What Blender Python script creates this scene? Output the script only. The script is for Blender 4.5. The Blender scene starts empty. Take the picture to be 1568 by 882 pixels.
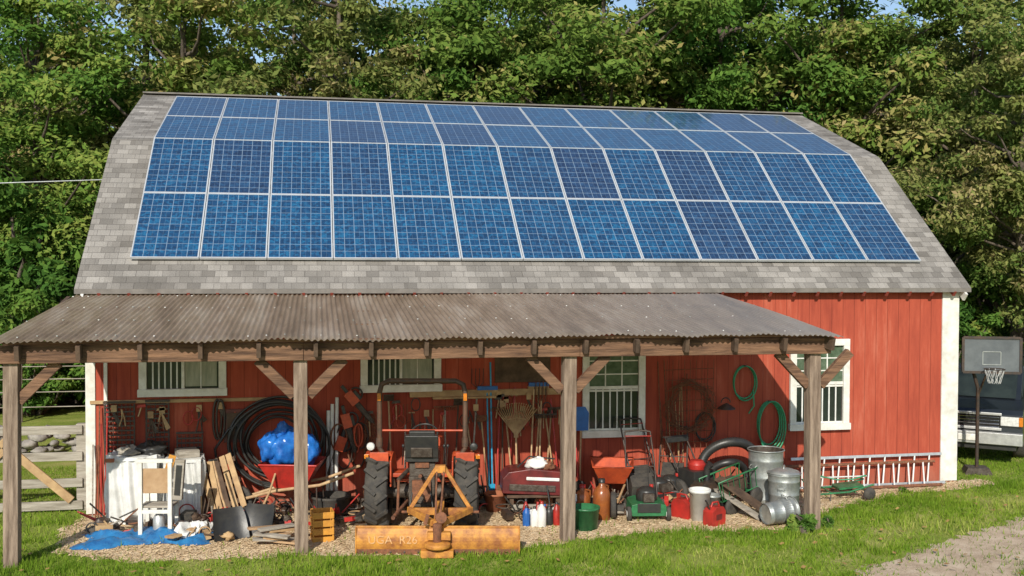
import bpy, math, random
import numpy as np
from mathutils import Matrix, Vector, Euler
rad=math.radians
random.seed(7); RNG=np.random.default_rng(7)
scene=bpy.context.scene

# ------------------------------------------------------------------ materials
MATS={}
def nodes_of(m):
    m.use_nodes=True; nt=m.node_tree; return nt, nt.nodes["Principled BSDF"]
def mk(name,c,rough=.6,metal=0.,c2=None,scale=6.,var=.35,bump=.15,bscale=None,stretch=(1,1,1),detail=6,trans=0.,spec=.5):
    m=bpy.data.materials.new(name); nt,bs=nodes_of(m); N=nt.nodes;L=nt.links
    tc=N.new("ShaderNodeTexCoord"); mp=N.new("ShaderNodeMapping"); mp.inputs["Scale"].default_value=stretch
    L.new(tc.outputs["Object"],mp.inputs[0])
    n=N.new("ShaderNodeTexNoise"); n.inputs["Scale"].default_value=scale; n.inputs["Detail"].default_value=detail; n.inputs["Roughness"].default_value=.65
    L.new(mp.outputs[0],n.inputs["Vector"])
    r=N.new("ShaderNodeValToRGB"); r.color_ramp.elements[0].position=.35; r.color_ramp.elements[1].position=.68
    if c2 is None: c2=tuple(v*(1-var) for v in c)
    r.color_ramp.elements[0].color=(*c2,1); r.color_ramp.elements[1].color=(*c,1)
    L.new(n.outputs["Fac"],r.inputs[0]); L.new(r.outputs[0],bs.inputs["Base Color"])
    bs.inputs["Roughness"].default_value=rough; bs.inputs["Metallic"].default_value=metal
    bs.inputs["Specular IOR Level"].default_value=spec
    if trans: bs.inputs["Transmission Weight"].default_value=trans
    if bump:
        n2=N.new("ShaderNodeTexNoise"); n2.inputs["Scale"].default_value=bscale or scale*4; n2.inputs["Detail"].default_value=5
        L.new(mp.outputs[0],n2.inputs["Vector"])
        b=N.new("ShaderNodeBump"); b.inputs["Strength"].default_value=bump; b.inputs["Distance"].default_value=.02
        L.new(n2.outputs["Fac"],b.inputs["Height"]); L.new(b.outputs[0],bs.inputs["Normal"])
    MATS[name]=m; return m

mk("white_paint",(.78,.77,.72),.55,c2=(.55,.53,.47),scale=5,bump=.05)
mk("post_wood",(.36,.27,.20),.85,c2=(.12,.08,.055),scale=5,stretch=(4,4,.35),bump=.6)
mk("beam_wood",(.25,.135,.075),.85,c2=(.07,.035,.02),scale=4,stretch=(.4,4,5),bump=.6)
mk("tan_wood",(.50,.34,.17),.75,c2=(.30,.18,.09),scale=5,bump=.2)
mk("chip_wood",(.74,.58,.37),.85,c2=(.40,.27,.15),scale=9,bump=0)
mk("grey_wood",(.42,.38,.32),.85,c2=(.22,.19,.15),scale=5,stretch=(.5,3,5),bump=.4)
mk("dark_wood",(.13,.08,.05),.85,c2=(.05,.03,.018),scale=5,bump=.3)
mk("handle_wood",(.52,.36,.19),.6,c2=(.32,.19,.10),scale=9,bump=.1)
mk("black_rubber",(.028,.027,.026),.8,c2=(.075,.065,.052),scale=9,bump=.2)
mk("black_plastic",(.02,.02,.021),.4,c2=(.035,.034,.03),scale=9,bump=.05)
mk("black_metal",(.02,.02,.02),.45,c2=(.07,.04,.025),scale=12,bump=.1)
mk("rops_paint",(.045,.035,.028),.5,c2=(.12,.06,.035),scale=12,bump=.1)
mk("grimy_metal",(.12,.10,.08),.6,.4,c2=(.05,.035,.025),scale=14,bump=.3)
mk("rusty_metal",(.26,.10,.045),.85,c2=(.10,.045,.025),scale=16,bump=.4)
mk("orange_paint",(.58,.09,.025),.45,c2=(.34,.05,.02),scale=6,bump=.08)
mk("red_paint",(.50,.03,.022),.4,c2=(.26,.022,.016),scale=6,bump=.08)
mk("maroon_paint",(.17,.022,.02),.4,c2=(.08,.014,.014),scale=6,bump=.05)
mk("blade_paint",(.66,.30,.045),.6,c2=(.28,.10,.03),scale=7,bump=.2)
mk("yellow_paint",(.66,.31,.04),.5,c2=(.45,.2,.03),scale=6)
mk("galvanized",(.46,.48,.46),.42,.6,c2=(.30,.32,.31),scale=10,bump=.12)
mk("aluminium",(.62,.62,.6),.4,.6,c2=(.45,.45,.44),scale=10,bump=.05)
mk("white_plastic",(.74,.74,.72),.4,c2=(.58,.58,.54),scale=5,bump=.06)
mk("tarp_white",(.78,.78,.76),.5,c2=(.55,.55,.52),scale=4,bump=.5,bscale=5)
mk("tarp_blue",(.03,.22,.48),.45,c2=(.015,.10,.28),scale=6,bump=.6,bscale=9)
mk("bag_blue",(.02,.17,.56),.22,c2=(.01,.08,.33),scale=7,bump=.7,bscale=9)
mk("green_paint",(.03,.19,.07),.4,c2=(.02,.10,.04),scale=8)
mk("hose_green",(.03,.30,.14),.4,c2=(.02,.2,.09),scale=8)
mk("blue_paint",(.02,.13,.45),.4,scale=8)
mk("cyan_paint",(.03,.35,.6),.4,scale=8)
mk("brown_jug",(.30,.09,.02),.25,c2=(.2,.06,.02),scale=8)
mk("terracotta",(.38,.13,.06),.8,scale=8)
mk("cardboard",(.45,.30,.17),.85,c2=(.34,.21,.11),scale=5)
mk("soffit",(.28,.05,.03),.8,scale=6)
mk("fascia",(.20,.18,.16),.8,scale=6)
mk("stone",(.36,.33,.29),.9,c2=(.17,.155,.14),scale=4,bump=.8)
mk("bark",(.17,.135,.10),.95,c2=(.06,.045,.035),scale=3,stretch=(4,4,.7),bump=.9)
mk("truck_paint",(.020,.024,.030),.22,c2=(.014,.018,.024),scale=3,bump=0)
mk("chrome",(.6,.6,.6),.15,1.,scale=3,bump=0)
mk("lamp_glass",(.75,.75,.72),.1,scale=20)
mk("amber",(.7,.22,.02),.2,scale=20)
mk("dark_glass",(.012,.016,.015),.06,c2=(.03,.04,.035),scale=2,bump=0)
mk("green_reflection",(.12,.16,.11),.12,c2=(.04,.07,.04),scale=7,bump=0)  # greenish reflection painted into the upper sash of the tall windows
mk("curtain",(.36,.36,.28),.5,c2=(.22,.24,.18),scale=3,stretch=(6,1,1))
mk("interior_dark",(.012,.011,.01),.9,scale=3)
mk("net_white",(.6,.6,.58),.8,scale=3)
mk("worn_lettering",(.62,.42,.24),.8,c2=(.60,.27,.07),scale=22,bump=0)
mk("board_clear",(.14,.155,.165),.2,c2=(.09,.10,.11),scale=3,bump=0)
mk("panel_frame",(.62,.64,.66),.45,.3,scale=4,var=.15,bump=0)
mk("dry_leaf",(.42,.26,.09),.8,c2=(.25,.14,.05),scale=3,bump=0)

def red_wall():
    m=bpy.data.materials.new("red_siding"); nt,bs=nodes_of(m);N=nt.nodes;L=nt.links
    tc=N.new("ShaderNodeTexCoord"); sx=N.new("ShaderNodeSeparateXYZ"); L.new(tc.outputs["Object"],sx.inputs[0])
    ad=N.new("ShaderNodeMath");ad.operation='ADD';L.new(sx.outputs[0],ad.inputs[0]);L.new(sx.outputs[1],ad.inputs[1])
    dv=N.new("ShaderNodeMath");dv.operation='DIVIDE';dv.inputs[1].default_value=.205;L.new(ad.outputs[0],dv.inputs[0])
    fr=N.new("ShaderNodeMath");fr.operation='FRACT';L.new(dv.outputs[0],fr.inputs[0])
    fl=N.new("ShaderNodeMath");fl.operation='FLOOR';L.new(dv.outputs[0],fl.inputs[0])
    lt=N.new("ShaderNodeMath");lt.operation='LESS_THAN';lt.inputs[1].default_value=.045;L.new(fr.outputs[0],lt.inputs[0])
    wn=N.new("ShaderNodeTexWhiteNoise");wn.noise_dimensions='1D';L.new(fl.outputs[0],wn.inputs["W"])
    mp=N.new("ShaderNodeMapping");mp.inputs["Scale"].default_value=(5,5,.6);L.new(tc.outputs["Object"],mp.inputs[0])
    n=N.new("ShaderNodeTexNoise");n.inputs["Scale"].default_value=2;n.inputs["Detail"].default_value=8;n.inputs["Roughness"].default_value=.7;L.new(mp.outputs[0],n.inputs["Vector"])
    nb=N.new("ShaderNodeTexNoise");nb.inputs["Scale"].default_value=.7;nb.inputs["Detail"].default_value=4;L.new(tc.outputs["Object"],nb.inputs["Vector"])
    r=N.new("ShaderNodeValToRGB");e=r.color_ramp.elements
    e[0].position=.25;e[0].color=(.25,.042,.024,1);e[1].position=.58;e[1].color=(.38,.072,.038,1)
    x=e.new(.8);x.color=(.46,.125,.075,1)
    s=N.new("ShaderNodeMath");s.operation='ADD';L.new(n.outputs["Fac"],s.inputs[0])
    q=N.new("ShaderNodeMath");q.operation='MULTIPLY_ADD';q.inputs[1].default_value=.10;q.inputs[2].default_value=-.05;L.new(wn.outputs[0],q.inputs[0]);L.new(q.outputs[0],s.inputs[1])
    s2=N.new("ShaderNodeMath");s2.operation='MULTIPLY_ADD';s2.inputs[1].default_value=.6;L.new(nb.outputs["Fac"],s2.inputs[0])
    s3=N.new("ShaderNodeMath");s3.operation='SUBTRACT';s3.inputs[1].default_value=.28;L.new(s.outputs[0],s3.inputs[0]);L.new(s3.outputs[0],s2.inputs[2])
    L.new(s2.outputs[0],r.inputs[0])
    mx=N.new("ShaderNodeMix");mx.data_type='RGBA';mx.blend_type='MULTIPLY';mx.inputs[7].default_value=(.55,.5,.5,1)
    L.new(lt.outputs[0],mx.inputs[0]);L.new(r.outputs[0],mx.inputs[6]);
    mr=N.new("ShaderNodeMapRange");mr.inputs[1].default_value=0.05;mr.inputs[2].default_value=.5;mr.inputs[3].default_value=.6;mr.inputs[4].default_value=0
    L.new(sx.outputs[2],mr.inputs[0])
    mn=N.new("ShaderNodeMath");mn.operation='MULTIPLY';L.new(mr.outputs[0],mn.inputs[0]);L.new(n.outputs["Fac"],mn.inputs[1])
    mx2=N.new("ShaderNodeMix");mx2.data_type='RGBA';mx2.inputs[7].default_value=(.25,.16,.11,1);L.new(mn.outputs[0],mx2.inputs[0]);L.new(mx.outputs[2],mx2.inputs[6])
    L.new(mx2.outputs[2],bs.inputs["Base Color"]);bs.inputs["Roughness"].default_value=.8;bs.inputs["Specular IOR Level"].default_value=.3
    inv=N.new("ShaderNodeMath");inv.operation='MULTIPLY_ADD';inv.inputs[1].default_value=-1;L.new(lt.outputs[0],inv.inputs[0]);
    nn=N.new("ShaderNodeMath");nn.operation='MULTIPLY';nn.inputs[1].default_value=.4;L.new(n.outputs["Fac"],nn.inputs[0]);L.new(nn.outputs[0],inv.inputs[2])
    b=N.new("ShaderNodeBump");b.inputs["Strength"].default_value=.4;b.inputs["Distance"].default_value=.01;L.new(inv.outputs[0],b.inputs["Height"]);L.new(b.outputs[0],bs.inputs["Normal"])
    MATS["red_siding"]=m
red_wall()

def shingles():
    m=bpy.data.materials.new("asphalt_shingles"); nt,bs=nodes_of(m);N=nt.nodes;L=nt.links
    uv=N.new("ShaderNodeUVMap")
    def brick(w,off,c1,c2):
        br=N.new("ShaderNodeTexBrick");br.inputs["Scale"].default_value=1;br.inputs["Brick Width"].default_value=w;br.inputs["Row Height"].default_value=.14
        br.inputs["Mortar Size"].default_value=.004;br.inputs["Mortar Smooth"].default_value=.4;br.inputs["Bias"].default_value=0
        br.inputs["Color1"].default_value=c1;br.inputs["Color2"].default_value=c2;br.inputs["Mortar"].default_value=(.10,.09,.08,1)
        br.offset=off;br.squash=1.0
        L.new(uv.outputs[0],br.inputs["Vector"]);return br
    br=brick(.19,.37,(.13,.118,.105,1),(.33,.305,.275,1));b2=brick(.31,.61,(.17,.155,.137,1),(.30,.28,.255,1))
    m0=N.new("ShaderNodeMix");m0.data_type='RGBA';m0.inputs[0].default_value=.4;L.new(br.outputs["Color"],m0.inputs[6]);L.new(b2.outputs["Color"],m0.inputs[7])
    n=N.new("ShaderNodeTexNoise");n.inputs["Scale"].default_value=60;n.inputs["Detail"].default_value=3;L.new(uv.outputs[0],n.inputs["Vector"])
    n2=N.new("ShaderNodeTexNoise");n2.inputs["Scale"].default_value=1.1;n2.inputs["Detail"].default_value=5;L.new(uv.outputs[0],n2.inputs["Vector"])
    mx=N.new("ShaderNodeMix");mx.data_type='RGBA';mx.blend_type='OVERLAY';mx.inputs[0].default_value=.5;L.new(m0.outputs[2],mx.inputs[6]);L.new(n.outputs["Fac"],mx.inputs[7])
    mx2=N.new("ShaderNodeMix");mx2.data_type='RGBA';mx2.blend_type='OVERLAY';mx2.inputs[0].default_value=.6;L.new(mx.outputs[2],mx2.inputs[6]);L.new(n2.outputs["Fac"],mx2.inputs[7])
    L.new(mx2.outputs[2],bs.inputs["Base Color"]);bs.inputs["Roughness"].default_value=.92;bs.inputs["Specular IOR Level"].default_value=.2
    iv=N.new("ShaderNodeMath");iv.operation='SUBTRACT';iv.inputs[0].default_value=1;L.new(br.outputs["Fac"],iv.inputs[1])
    b=N.new("ShaderNodeBump");b.inputs["Strength"].default_value=.6;b.inputs["Distance"].default_value=.01;L.new(iv.outputs[0],b.inputs["Height"]);L.new(b.outputs[0],bs.inputs["Normal"])
    MATS["shingles"]=m
shingles()

def solar():
    m=bpy.data.materials.new("solar_cells"); nt,bs=nodes_of(m);N=nt.nodes;L=nt.links
    uv=N.new("ShaderNodeUVMap");sp=N.new("ShaderNodeSeparateXYZ");L.new(uv.outputs[0],sp.inputs[0])
    def M(op,a,b=None,c=None):
        x=N.new("ShaderNodeMath");x.operation=op
        for i,v in enumerate((a,b,c)):
            if v is None: continue
            if isinstance(v,(int,float)): x.inputs[i].default_value=v
            else: L.new(v,x.inputs[i])
        return x.outputs[0]
    def line(src,n,w):
        f=M('FRACT',M('MULTIPLY',src,n)); d=M('MINIMUM',f,M('SUBTRACT',1.,f)); return M('LESS_THAN',d,w)
    U,V=sp.outputs[0],sp.outputs[1]
    cell=M('MAXIMUM',line(U,6,.032),line(V,10,.032))
    bus=line(U,12,.05)
    at=N.new("ShaderNodeAttribute");at.attribute_name="rnd"
    tc=N.new("ShaderNodeTexCoord")
    vo=N.new("ShaderNodeTexVoronoi");vo.inputs["Scale"].default_value=24;L.new(tc.outputs["Object"],vo.inputs["Vector"])
    sv=N.new("ShaderNodeSeparateColor");L.new(vo.outputs["Color"],sv.inputs[0])
    cu=M('FLOOR',M('MULTIPLY',U,6));cv=M('FLOOR',M('MULTIPLY',V,10))
    cb=N.new("ShaderNodeCombineXYZ");L.new(cu,cb.inputs[0]);L.new(cv,cb.inputs[1]);L.new(M('MULTIPLY',at.outputs["Fac"],91.7),cb.inputs[2])
    wn=N.new("ShaderNodeTexWhiteNoise");L.new(cb.outputs[0],wn.inputs["Vector"])
    br=M('ADD',M('MULTIPLY',sv.outputs[0],.7),M('MULTIPLY',wn.outputs["Value"],.35))
    r=N.new("ShaderNodeValToRGB");e=r.color_ramp.elements
    e[0].position=0;e[0].color=(.008,.030,.075,1);e[1].position=1;e[1].color=(.014,.115,.24,1);x=e.new(.5);x.color=(.009,.053,.135,1)
    L.new(br,r.inputs[0])
    r2=N.new("ShaderNodeValToRGB");e=r2.color_ramp.elements
    e[0].position=0;e[0].color=(.012,.020,.05,1);e[1].position=1;e[1].color=(.028,.050,.12,1);L.new(br,r2.inputs[0])
    mr=N.new("ShaderNodeMapRange");mr.inputs[1].default_value=.4;mr.inputs[2].default_value=1.;L.new(at.outputs["Fac"],mr.inputs[0])
    mx=N.new("ShaderNodeMix");mx.data_type='RGBA';L.new(mr.outputs[0],mx.inputs[0]);L.new(r.outputs[0],mx.inputs[6]);L.new(r2.outputs[0],mx.inputs[7])
    m2=N.new("ShaderNodeMix");m2.data_type='RGBA';m2.inputs[7].default_value=(.12,.2,.3,1);L.new(M('MULTIPLY',bus,.25),m2.inputs[0]);L.new(mx.outputs[2],m2.inputs[6])
    m3=N.new("ShaderNodeMix");m3.data_type='RGBA';m3.inputs[7].default_value=(.26,.35,.44,1);L.new(M('MULTIPLY',cell,.6),m3.inputs[0]);L.new(m2.outputs[2],m3.inputs[6])
    L.new(m3.outputs[2],bs.inputs["Base Color"]);bs.inputs["Roughness"].default_value=.4
    bs.inputs["Coat Weight"].default_value=1.;bs.inputs["Coat Roughness"].default_value=.05
    MATS["solar_cells"]=m
solar()

def corr():
    m=bpy.data.materials.new("corrugated_sheet"); nt,bs=nodes_of(m);N=nt.nodes;L=nt.links
    tc=N.new("ShaderNodeTexCoord")
    mp=N.new("ShaderNodeMapping");mp.inputs["Scale"].default_value=(1.6,.28,1);L.new(tc.outputs["Object"],mp.inputs[0])
    n=N.new("ShaderNodeTexNoise");n.inputs["Scale"].default_value=1.8;n.inputs["Detail"].default_value=10;n.inputs["Roughness"].default_value=.75;L.new(mp.outputs[0],n.inputs["Vector"])
    r=N.new("ShaderNodeValToRGB");e=r.color_ramp.elements
    e[0].position=.32;e[0].color=(.15,.105,.068,1);e[1].position=.74;e[1].color=(.54,.47,.39,1);x=e.new(.52);x.color=(.34,.26,.19,1)
    L.new(n.outputs["Fac"],r.inputs[0])
    sx=N.new("ShaderNodeSeparateXYZ");L.new(tc.outputs["Object"],sx.inputs[0])
    mr=N.new("ShaderNodeMapRange");mr.inputs[1].default_value=4.5;mr.inputs[2].default_value=9.;mr.inputs[4].default_value=.6;L.new(sx.outputs[0],mr.inputs[0])
    mx=N.new("ShaderNodeMix");mx.data_type='RGBA';mx.inputs[7].default_value=(.25,.265,.29,1);L.new(mr.outputs[0],mx.inputs[0]);L.new(r.outputs[0],mx.inputs[6])
    tr=N.new("ShaderNodeBsdfTranslucent");tr.inputs[0].default_value=(.75,.62,.46,1)
    ms=N.new("ShaderNodeMixShader");ms.inputs[0].default_value=.38
    L.new(mx.outputs[2],bs.inputs["Base Color"]);bs.inputs["Roughness"].default_value=.5
    L.new(bs.outputs[0],ms.inputs[1]);L.new(tr.outputs[0],ms.inputs[2]);L.new(ms.outputs[0],N["Material Output"].inputs[0])
    MATS["corrugated"]=m
corr()

def leafmat(name,ca,cb,cc,tf=.3):
    m=bpy.data.materials.new(name); m.use_nodes=True;nt=m.node_tree;N=nt.nodes;L=nt.links
    N.remove(N["Principled BSDF"]);bs=N.new("ShaderNodeBsdfDiffuse")
    at=N.new("ShaderNodeAttribute");at.attribute_name="rnd"
    oi=N.new("ShaderNodeObjectInfo")
    r=N.new("ShaderNodeValToRGB");e=r.color_ramp.elements
    e[0].position=.0;e[0].color=(*ca,1);e[1].position=1;e[1].color=(*cc,1);x=e.new(.55);x.color=(*cb,1)
    ma=N.new("ShaderNodeMath");ma.operation='MULTIPLY_ADD';ma.inputs[1].default_value=.35;ma.inputs[2].default_value=-.15;L.new(oi.outputs["Random"],ma.inputs[0])
    ad=N.new("ShaderNodeMath");ad.operation='ADD';L.new(at.outputs["Fac"],ad.inputs[0]);L.new(ma.outputs[0],ad.inputs[1]);ad.use_clamp=True
    L.new(ad.outputs[0],r.inputs[0]);L.new(r.outputs[0],bs.inputs["Color"])
    tr=N.new("ShaderNodeBsdfTranslucent");L.new(r.outputs[0],tr.inputs[0])
    ms=N.new("ShaderNodeMixShader");ms.inputs[0].default_value=tf;L.new(bs.outputs[0],ms.inputs[1]);L.new(tr.outputs[0],ms.inputs[2]);L.new(ms.outputs[0],N["Material Output"].inputs[0])
    MATS[name]=m
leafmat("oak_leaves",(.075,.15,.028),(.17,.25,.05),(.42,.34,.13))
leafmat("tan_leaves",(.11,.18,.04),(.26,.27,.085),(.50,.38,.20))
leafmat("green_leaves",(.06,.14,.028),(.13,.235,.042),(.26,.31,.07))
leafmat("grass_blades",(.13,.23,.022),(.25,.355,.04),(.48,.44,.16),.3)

# ------------------------------------------------------------------ mesh builder
class B:
    def __init__(s): s.v=[];s.f=[];s.m=[];s.sm=[];s.names=[];s.M=Matrix.Identity(4)
    def mi(s,n):
        if n not in s.names: s.names.append(n)
        return s.names.index(n)
    def add(s,vs,fs,mat,smooth=False):
        o=len(s.v); s.v+= [tuple(s.M@Vector(p)) for p in vs]
        k=s.mi(mat)
        for f in fs: s.f.append(tuple(i+o for i in f)); s.m.append(k); s.sm.append(smooth)
    def box(s,c,d,mat,rot=None):
        x,y,z=d[0]/2,d[1]/2,d[2]/2
        vs=[Vector(p) for p in [(-x,-y,-z),(x,-y,-z),(x,y,-z),(-x,y,-z),(-x,-y,z),(x,-y,z),(x,y,z),(-x,y,z)]]
        if rot is not None:
            R=Euler(rot).to_matrix(); vs=[R@p for p in vs]
        vs=[p+Vector(c) for p in vs]
        s.add(vs,[(0,3,2,1),(4,5,6,7),(0,1,5,4),(1,2,6,5),(2,3,7,6),(3,0,4,7)],mat)
    def beam(s,a,b,w,h,mat):
        a=Vector(a);b=Vector(b);d=(b-a);l=d.length;d.normalize()
        up=Vector((0,0,1)) if abs(d.z)<.95 else Vector((0,1,0))
        x=d.cross(up).normalized();y=x.cross(d)
        vs=[]
        for p in (a,b):
            for i,j in ((-1,-1),(1,-1),(1,1),(-1,1)): vs.append(p+x*i*w/2+y*j*h/2)
        s.add(vs,[(3,2,1,0),(4,5,6,7),(0,1,5,4),(1,2,6,5),(2,3,7,6),(3,0,4,7)],mat)
    def tube(s,pts,r,mat,n=8,closed=False,caps=True):
        P=[Vector(p) for p in pts]; R=r if isinstance(r,(list,tuple)) else [r]*len(P)
        vs=[];K=len(P);prev=None
        for i,p in enumerate(P):
            if closed: t=P[(i+1)%K]-P[i-1]
            else: t=P[min(i+1,K-1)]-P[max(i-1,0)]
            t.normalize()
            if prev is None:
                up=Vector((0,0,1)) if abs(t.z)<.9 else Vector((0,1,0)); x=t.cross(up).normalized()
            else:
                x=(prev-t*prev.dot(t)).normalized()
            prev=x;y=t.cross(x)
            for k in range(n):
                a=2*math.pi*k/n; vs.append(p+(x*math.cos(a)+y*math.sin(a))*R[i])
        fs=[]
        for i in range(K if closed else K-1):
            j=(i+1)%K
            for k in range(n): fs.append((i*n+k,i*n+(k+1)%n,j*n+(k+1)%n,j*n+k))
        s.add(vs,fs,mat,True)
        if caps and not closed:
            s.add([vs[k] for k in range(n)],[tuple(range(n))],mat);s.add([vs[(K-1)*n+k] for k in range(n)],[tuple(range(n))[::-1]],mat)
    def lathe(s,prof,mat,M=None,n=24,smooth=True):
        vs=[]
        for r,z in prof:
            for k in range(n):
                a=2*math.pi*k/n; vs.append(Vector((r*math.cos(a),r*math.sin(a),z)))
        if M is not None: vs=[M@p for p in vs]
        fs=[]
        for i in range(len(prof)-1):
            for k in range(n): fs.append((i*n+k,i*n+(k+1)%n,(i+1)*n+(k+1)%n,(i+1)*n+k))
        s.add(vs,fs,mat,smooth)
    def prism(s,poly,depth,mat,M=None):
        n=len(poly);vs=[Vector((x,-depth/2,z)) for x,z in poly]+[Vector((x,depth/2,z)) for x,z in poly]
        if M is not None: vs=[M@p for p in vs]
        fs=[tuple(range(n)),tuple(range(2*n-1,n-1,-1))]+[(i,i+n,(i+1)%n+n,(i+1)%n) for i in range(n)]
        s.add(vs,fs,mat)
    def blob(s,c,r,mat,seed=0,amp=.15,n=16,freq=3):
        rr=random.Random(seed);ph=[rr.uniform(0,6) for _ in range(9)]
        vs=[];fs=[]
        for i in range(n+1):
            th=math.pi*i/n
            for k in range(2*n):
                a=math.pi*k/n
                q=1+amp*(math.sin(freq*a+ph[0]+2*th)*.5+math.sin((freq+2)*th+ph[1]+a)*.4+math.sin(7*a+ph[2])*math.sin(6*th+ph[3])*.5+math.sin(13*a+ph[4]+5*th)*.25)
                vs.append((c[0]+r[0]*q*math.sin(th)*math.cos(a),c[1]+r[1]*q*math.sin(th)*math.sin(a),c[2]+r[2]*q*math.cos(th)))
        for i in range(n):
            for k in range(2*n): fs.append((i*2*n+k,(i+1)*2*n+k,(i+1)*2*n+(k+1)%(2*n),i*2*n+(k+1)%(2*n)))
        s.add(vs,fs,mat,True)
    def obj(s,name,parent=None,bevel=0,loc=None,rot=None):
        me=bpy.data.meshes.new(name);me.from_pydata(s.v,[],s.f)
        for n in s.names: me.materials.append(MATS[n])
        me.polygons.foreach_set("material_index",s.m);me.polygons.foreach_set("use_smooth",s.sm);me.update()
        o=bpy.data.objects.new(name,me);scene.collection.objects.link(o)
        if parent: o.parent=parent
        if loc: o.location=loc
        if rot: o.rotation_euler=rot
        if bevel:
            b=o.modifiers.new("bevel",'BEVEL');b.width=bevel;b.segments=2;b.limit_method='ANGLE';b.angle_limit=rad(40)
        return o
def empty(name,loc=(0,0,0),rot=(0,0,0)):
    e=bpy.data.objects.new(name,None);scene.collection.objects.link(e);e.location=loc;e.rotation_euler=rot;return e
def T(x,y,z,rx=0,ry=0,rz=0): return Matrix.Translation((x,y,z))@Euler((rx,ry,rz)).to_matrix().to_4x4()
def arc(c,r,a0,a1,n,plane='xz'):
    out=[]
    for i in range(n+1):
        a=rad(a0+(a1-a0)*i/n)
        if plane=='xz': out.append((c[0]+r*math.cos(a),c[1],c[2]+r*math.sin(a)))
        elif plane=='yz': out.append((c[0],c[1]+r*math.cos(a),c[2]+r*math.sin(a)))
        else: out.append((c[0]+r*math.cos(a),c[1]+r*math.sin(a),c[2]))
    return out

# ------------------------------------------------------------------ barn
XL,XR=-.56,13.66; WY=-.25; BY=12.55
barn=empty("red_barn")
b=B()
prof=[(WY,0),(WY,3.42),(2.62,5.80),(6.15,7.14),(9.68,5.80),(BY,3.42),(BY,0)]
n=len(prof)
vs=[(XL,y,z) for y,z in prof]+[(XR,y,z) for y,z in prof]
b.add(vs,[tuple(range(n)),tuple(range(2*n-1,n-1,-1)),(0,n,n+1,1),(5,n+5,n+6,6)],"red_siding")
b.obj("walls",barn)
def roof():
    rp=[(-.44,3.37),(2.60,5.90),(6.15,7.246),(9.70,5.90),(12.74,3.37)]
    x0,x1=-.70,13.80;vs=[];fs=[];uvs=[];s=0;acc=[0]
    for i in range(4):
        acc.append(acc[-1]+math.dist(rp[i],rp[i+1]))
    th=.07
    for i in range(4):
        (ya,za),(yb,zb)=rp[i],rp[i+1];o=len(vs)
        vs+=[(x0,ya,za),(x1,ya,za),(x1,yb,zb),(x0,yb,zb)];fs.append((o,o+1,o+2,o+3));uvs+=[(x0,acc[i]),(x1,acc[i]),(x1,acc[i+1]),(x0,acc[i+1])]
    me=bpy.data.meshes.new("roof");me.from_pydata(vs,[],fs);me.materials.append(MATS["shingles"])
    ul=me.uv_layers.new(name="UVMap")
    for i,u in enumerate(uvs): ul.data[i].uv=u
    o=bpy.data.objects.new("roof",me);scene.collection.objects.link(o);o.parent=barn
    b=B()
    lo=[(y,z-th) for y,z in rp]
    for i in range(4):
        (ya,za),(yb,zb)=lo[i],lo[i+1]
        b.add([(x0,ya,za),(x1,ya,za),(x1,yb,zb),(x0,yb,zb)],[(0,3,2,1)],"soffit")
        for xx in (x0,x1):
            b.add([(xx,rp[i][0],rp[i][1]),(xx,rp[i+1][0],rp[i+1][1]),(xx,yb,zb),(xx,ya,za)],[(0,1,2,3)],"fascia")
    for k in (0,4):
        b.add([(x0,rp[k][0],rp[k][1]),(x1,rp[k][0],rp[k][1]),(x1,lo[k][0],lo[k][1]),(x0,lo[k][0],lo[k][1])],[(0,1,2,3)],"fascia")
    x=XL+.2
    while x<XR:
        b.beam((x,-.42,3.27),(x,-.1,3.50),.045,.09,"soffit"); x+=.42
    for xx in (XL-.03,XR+.03):
        for i in range(4):
            (ya,za),(yb,zb)=rp[i],rp[i+1]
            b.beam((xx,ya,za-.16),(xx,yb,zb-.16),.04,.14,"white_paint")
    b.beam((x0,6.08,7.232),(x1,6.08,7.232),.28,.03,"fascia")
    b.obj("roof_edges",barn)
roof()
b=B()
b.box((XR-.14,WY-.012,1.68),(.30,.03,3.30),"white_paint"); b.box((XR+.012,WY+.10,1.68),(.03,.25,3.30),"white_paint")
b.box((XL+.05,WY-.012,1.68),(.12,.03,3.30),"white_paint"); b.box((XL-.012,WY+.10,1.68),(.03,.25,3.30),"white_paint")
b.box((-.30,WY-.03,1.65),(.05,.05,3.2),"white_paint")
b.obj("corner_boards",barn,.004)
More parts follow.
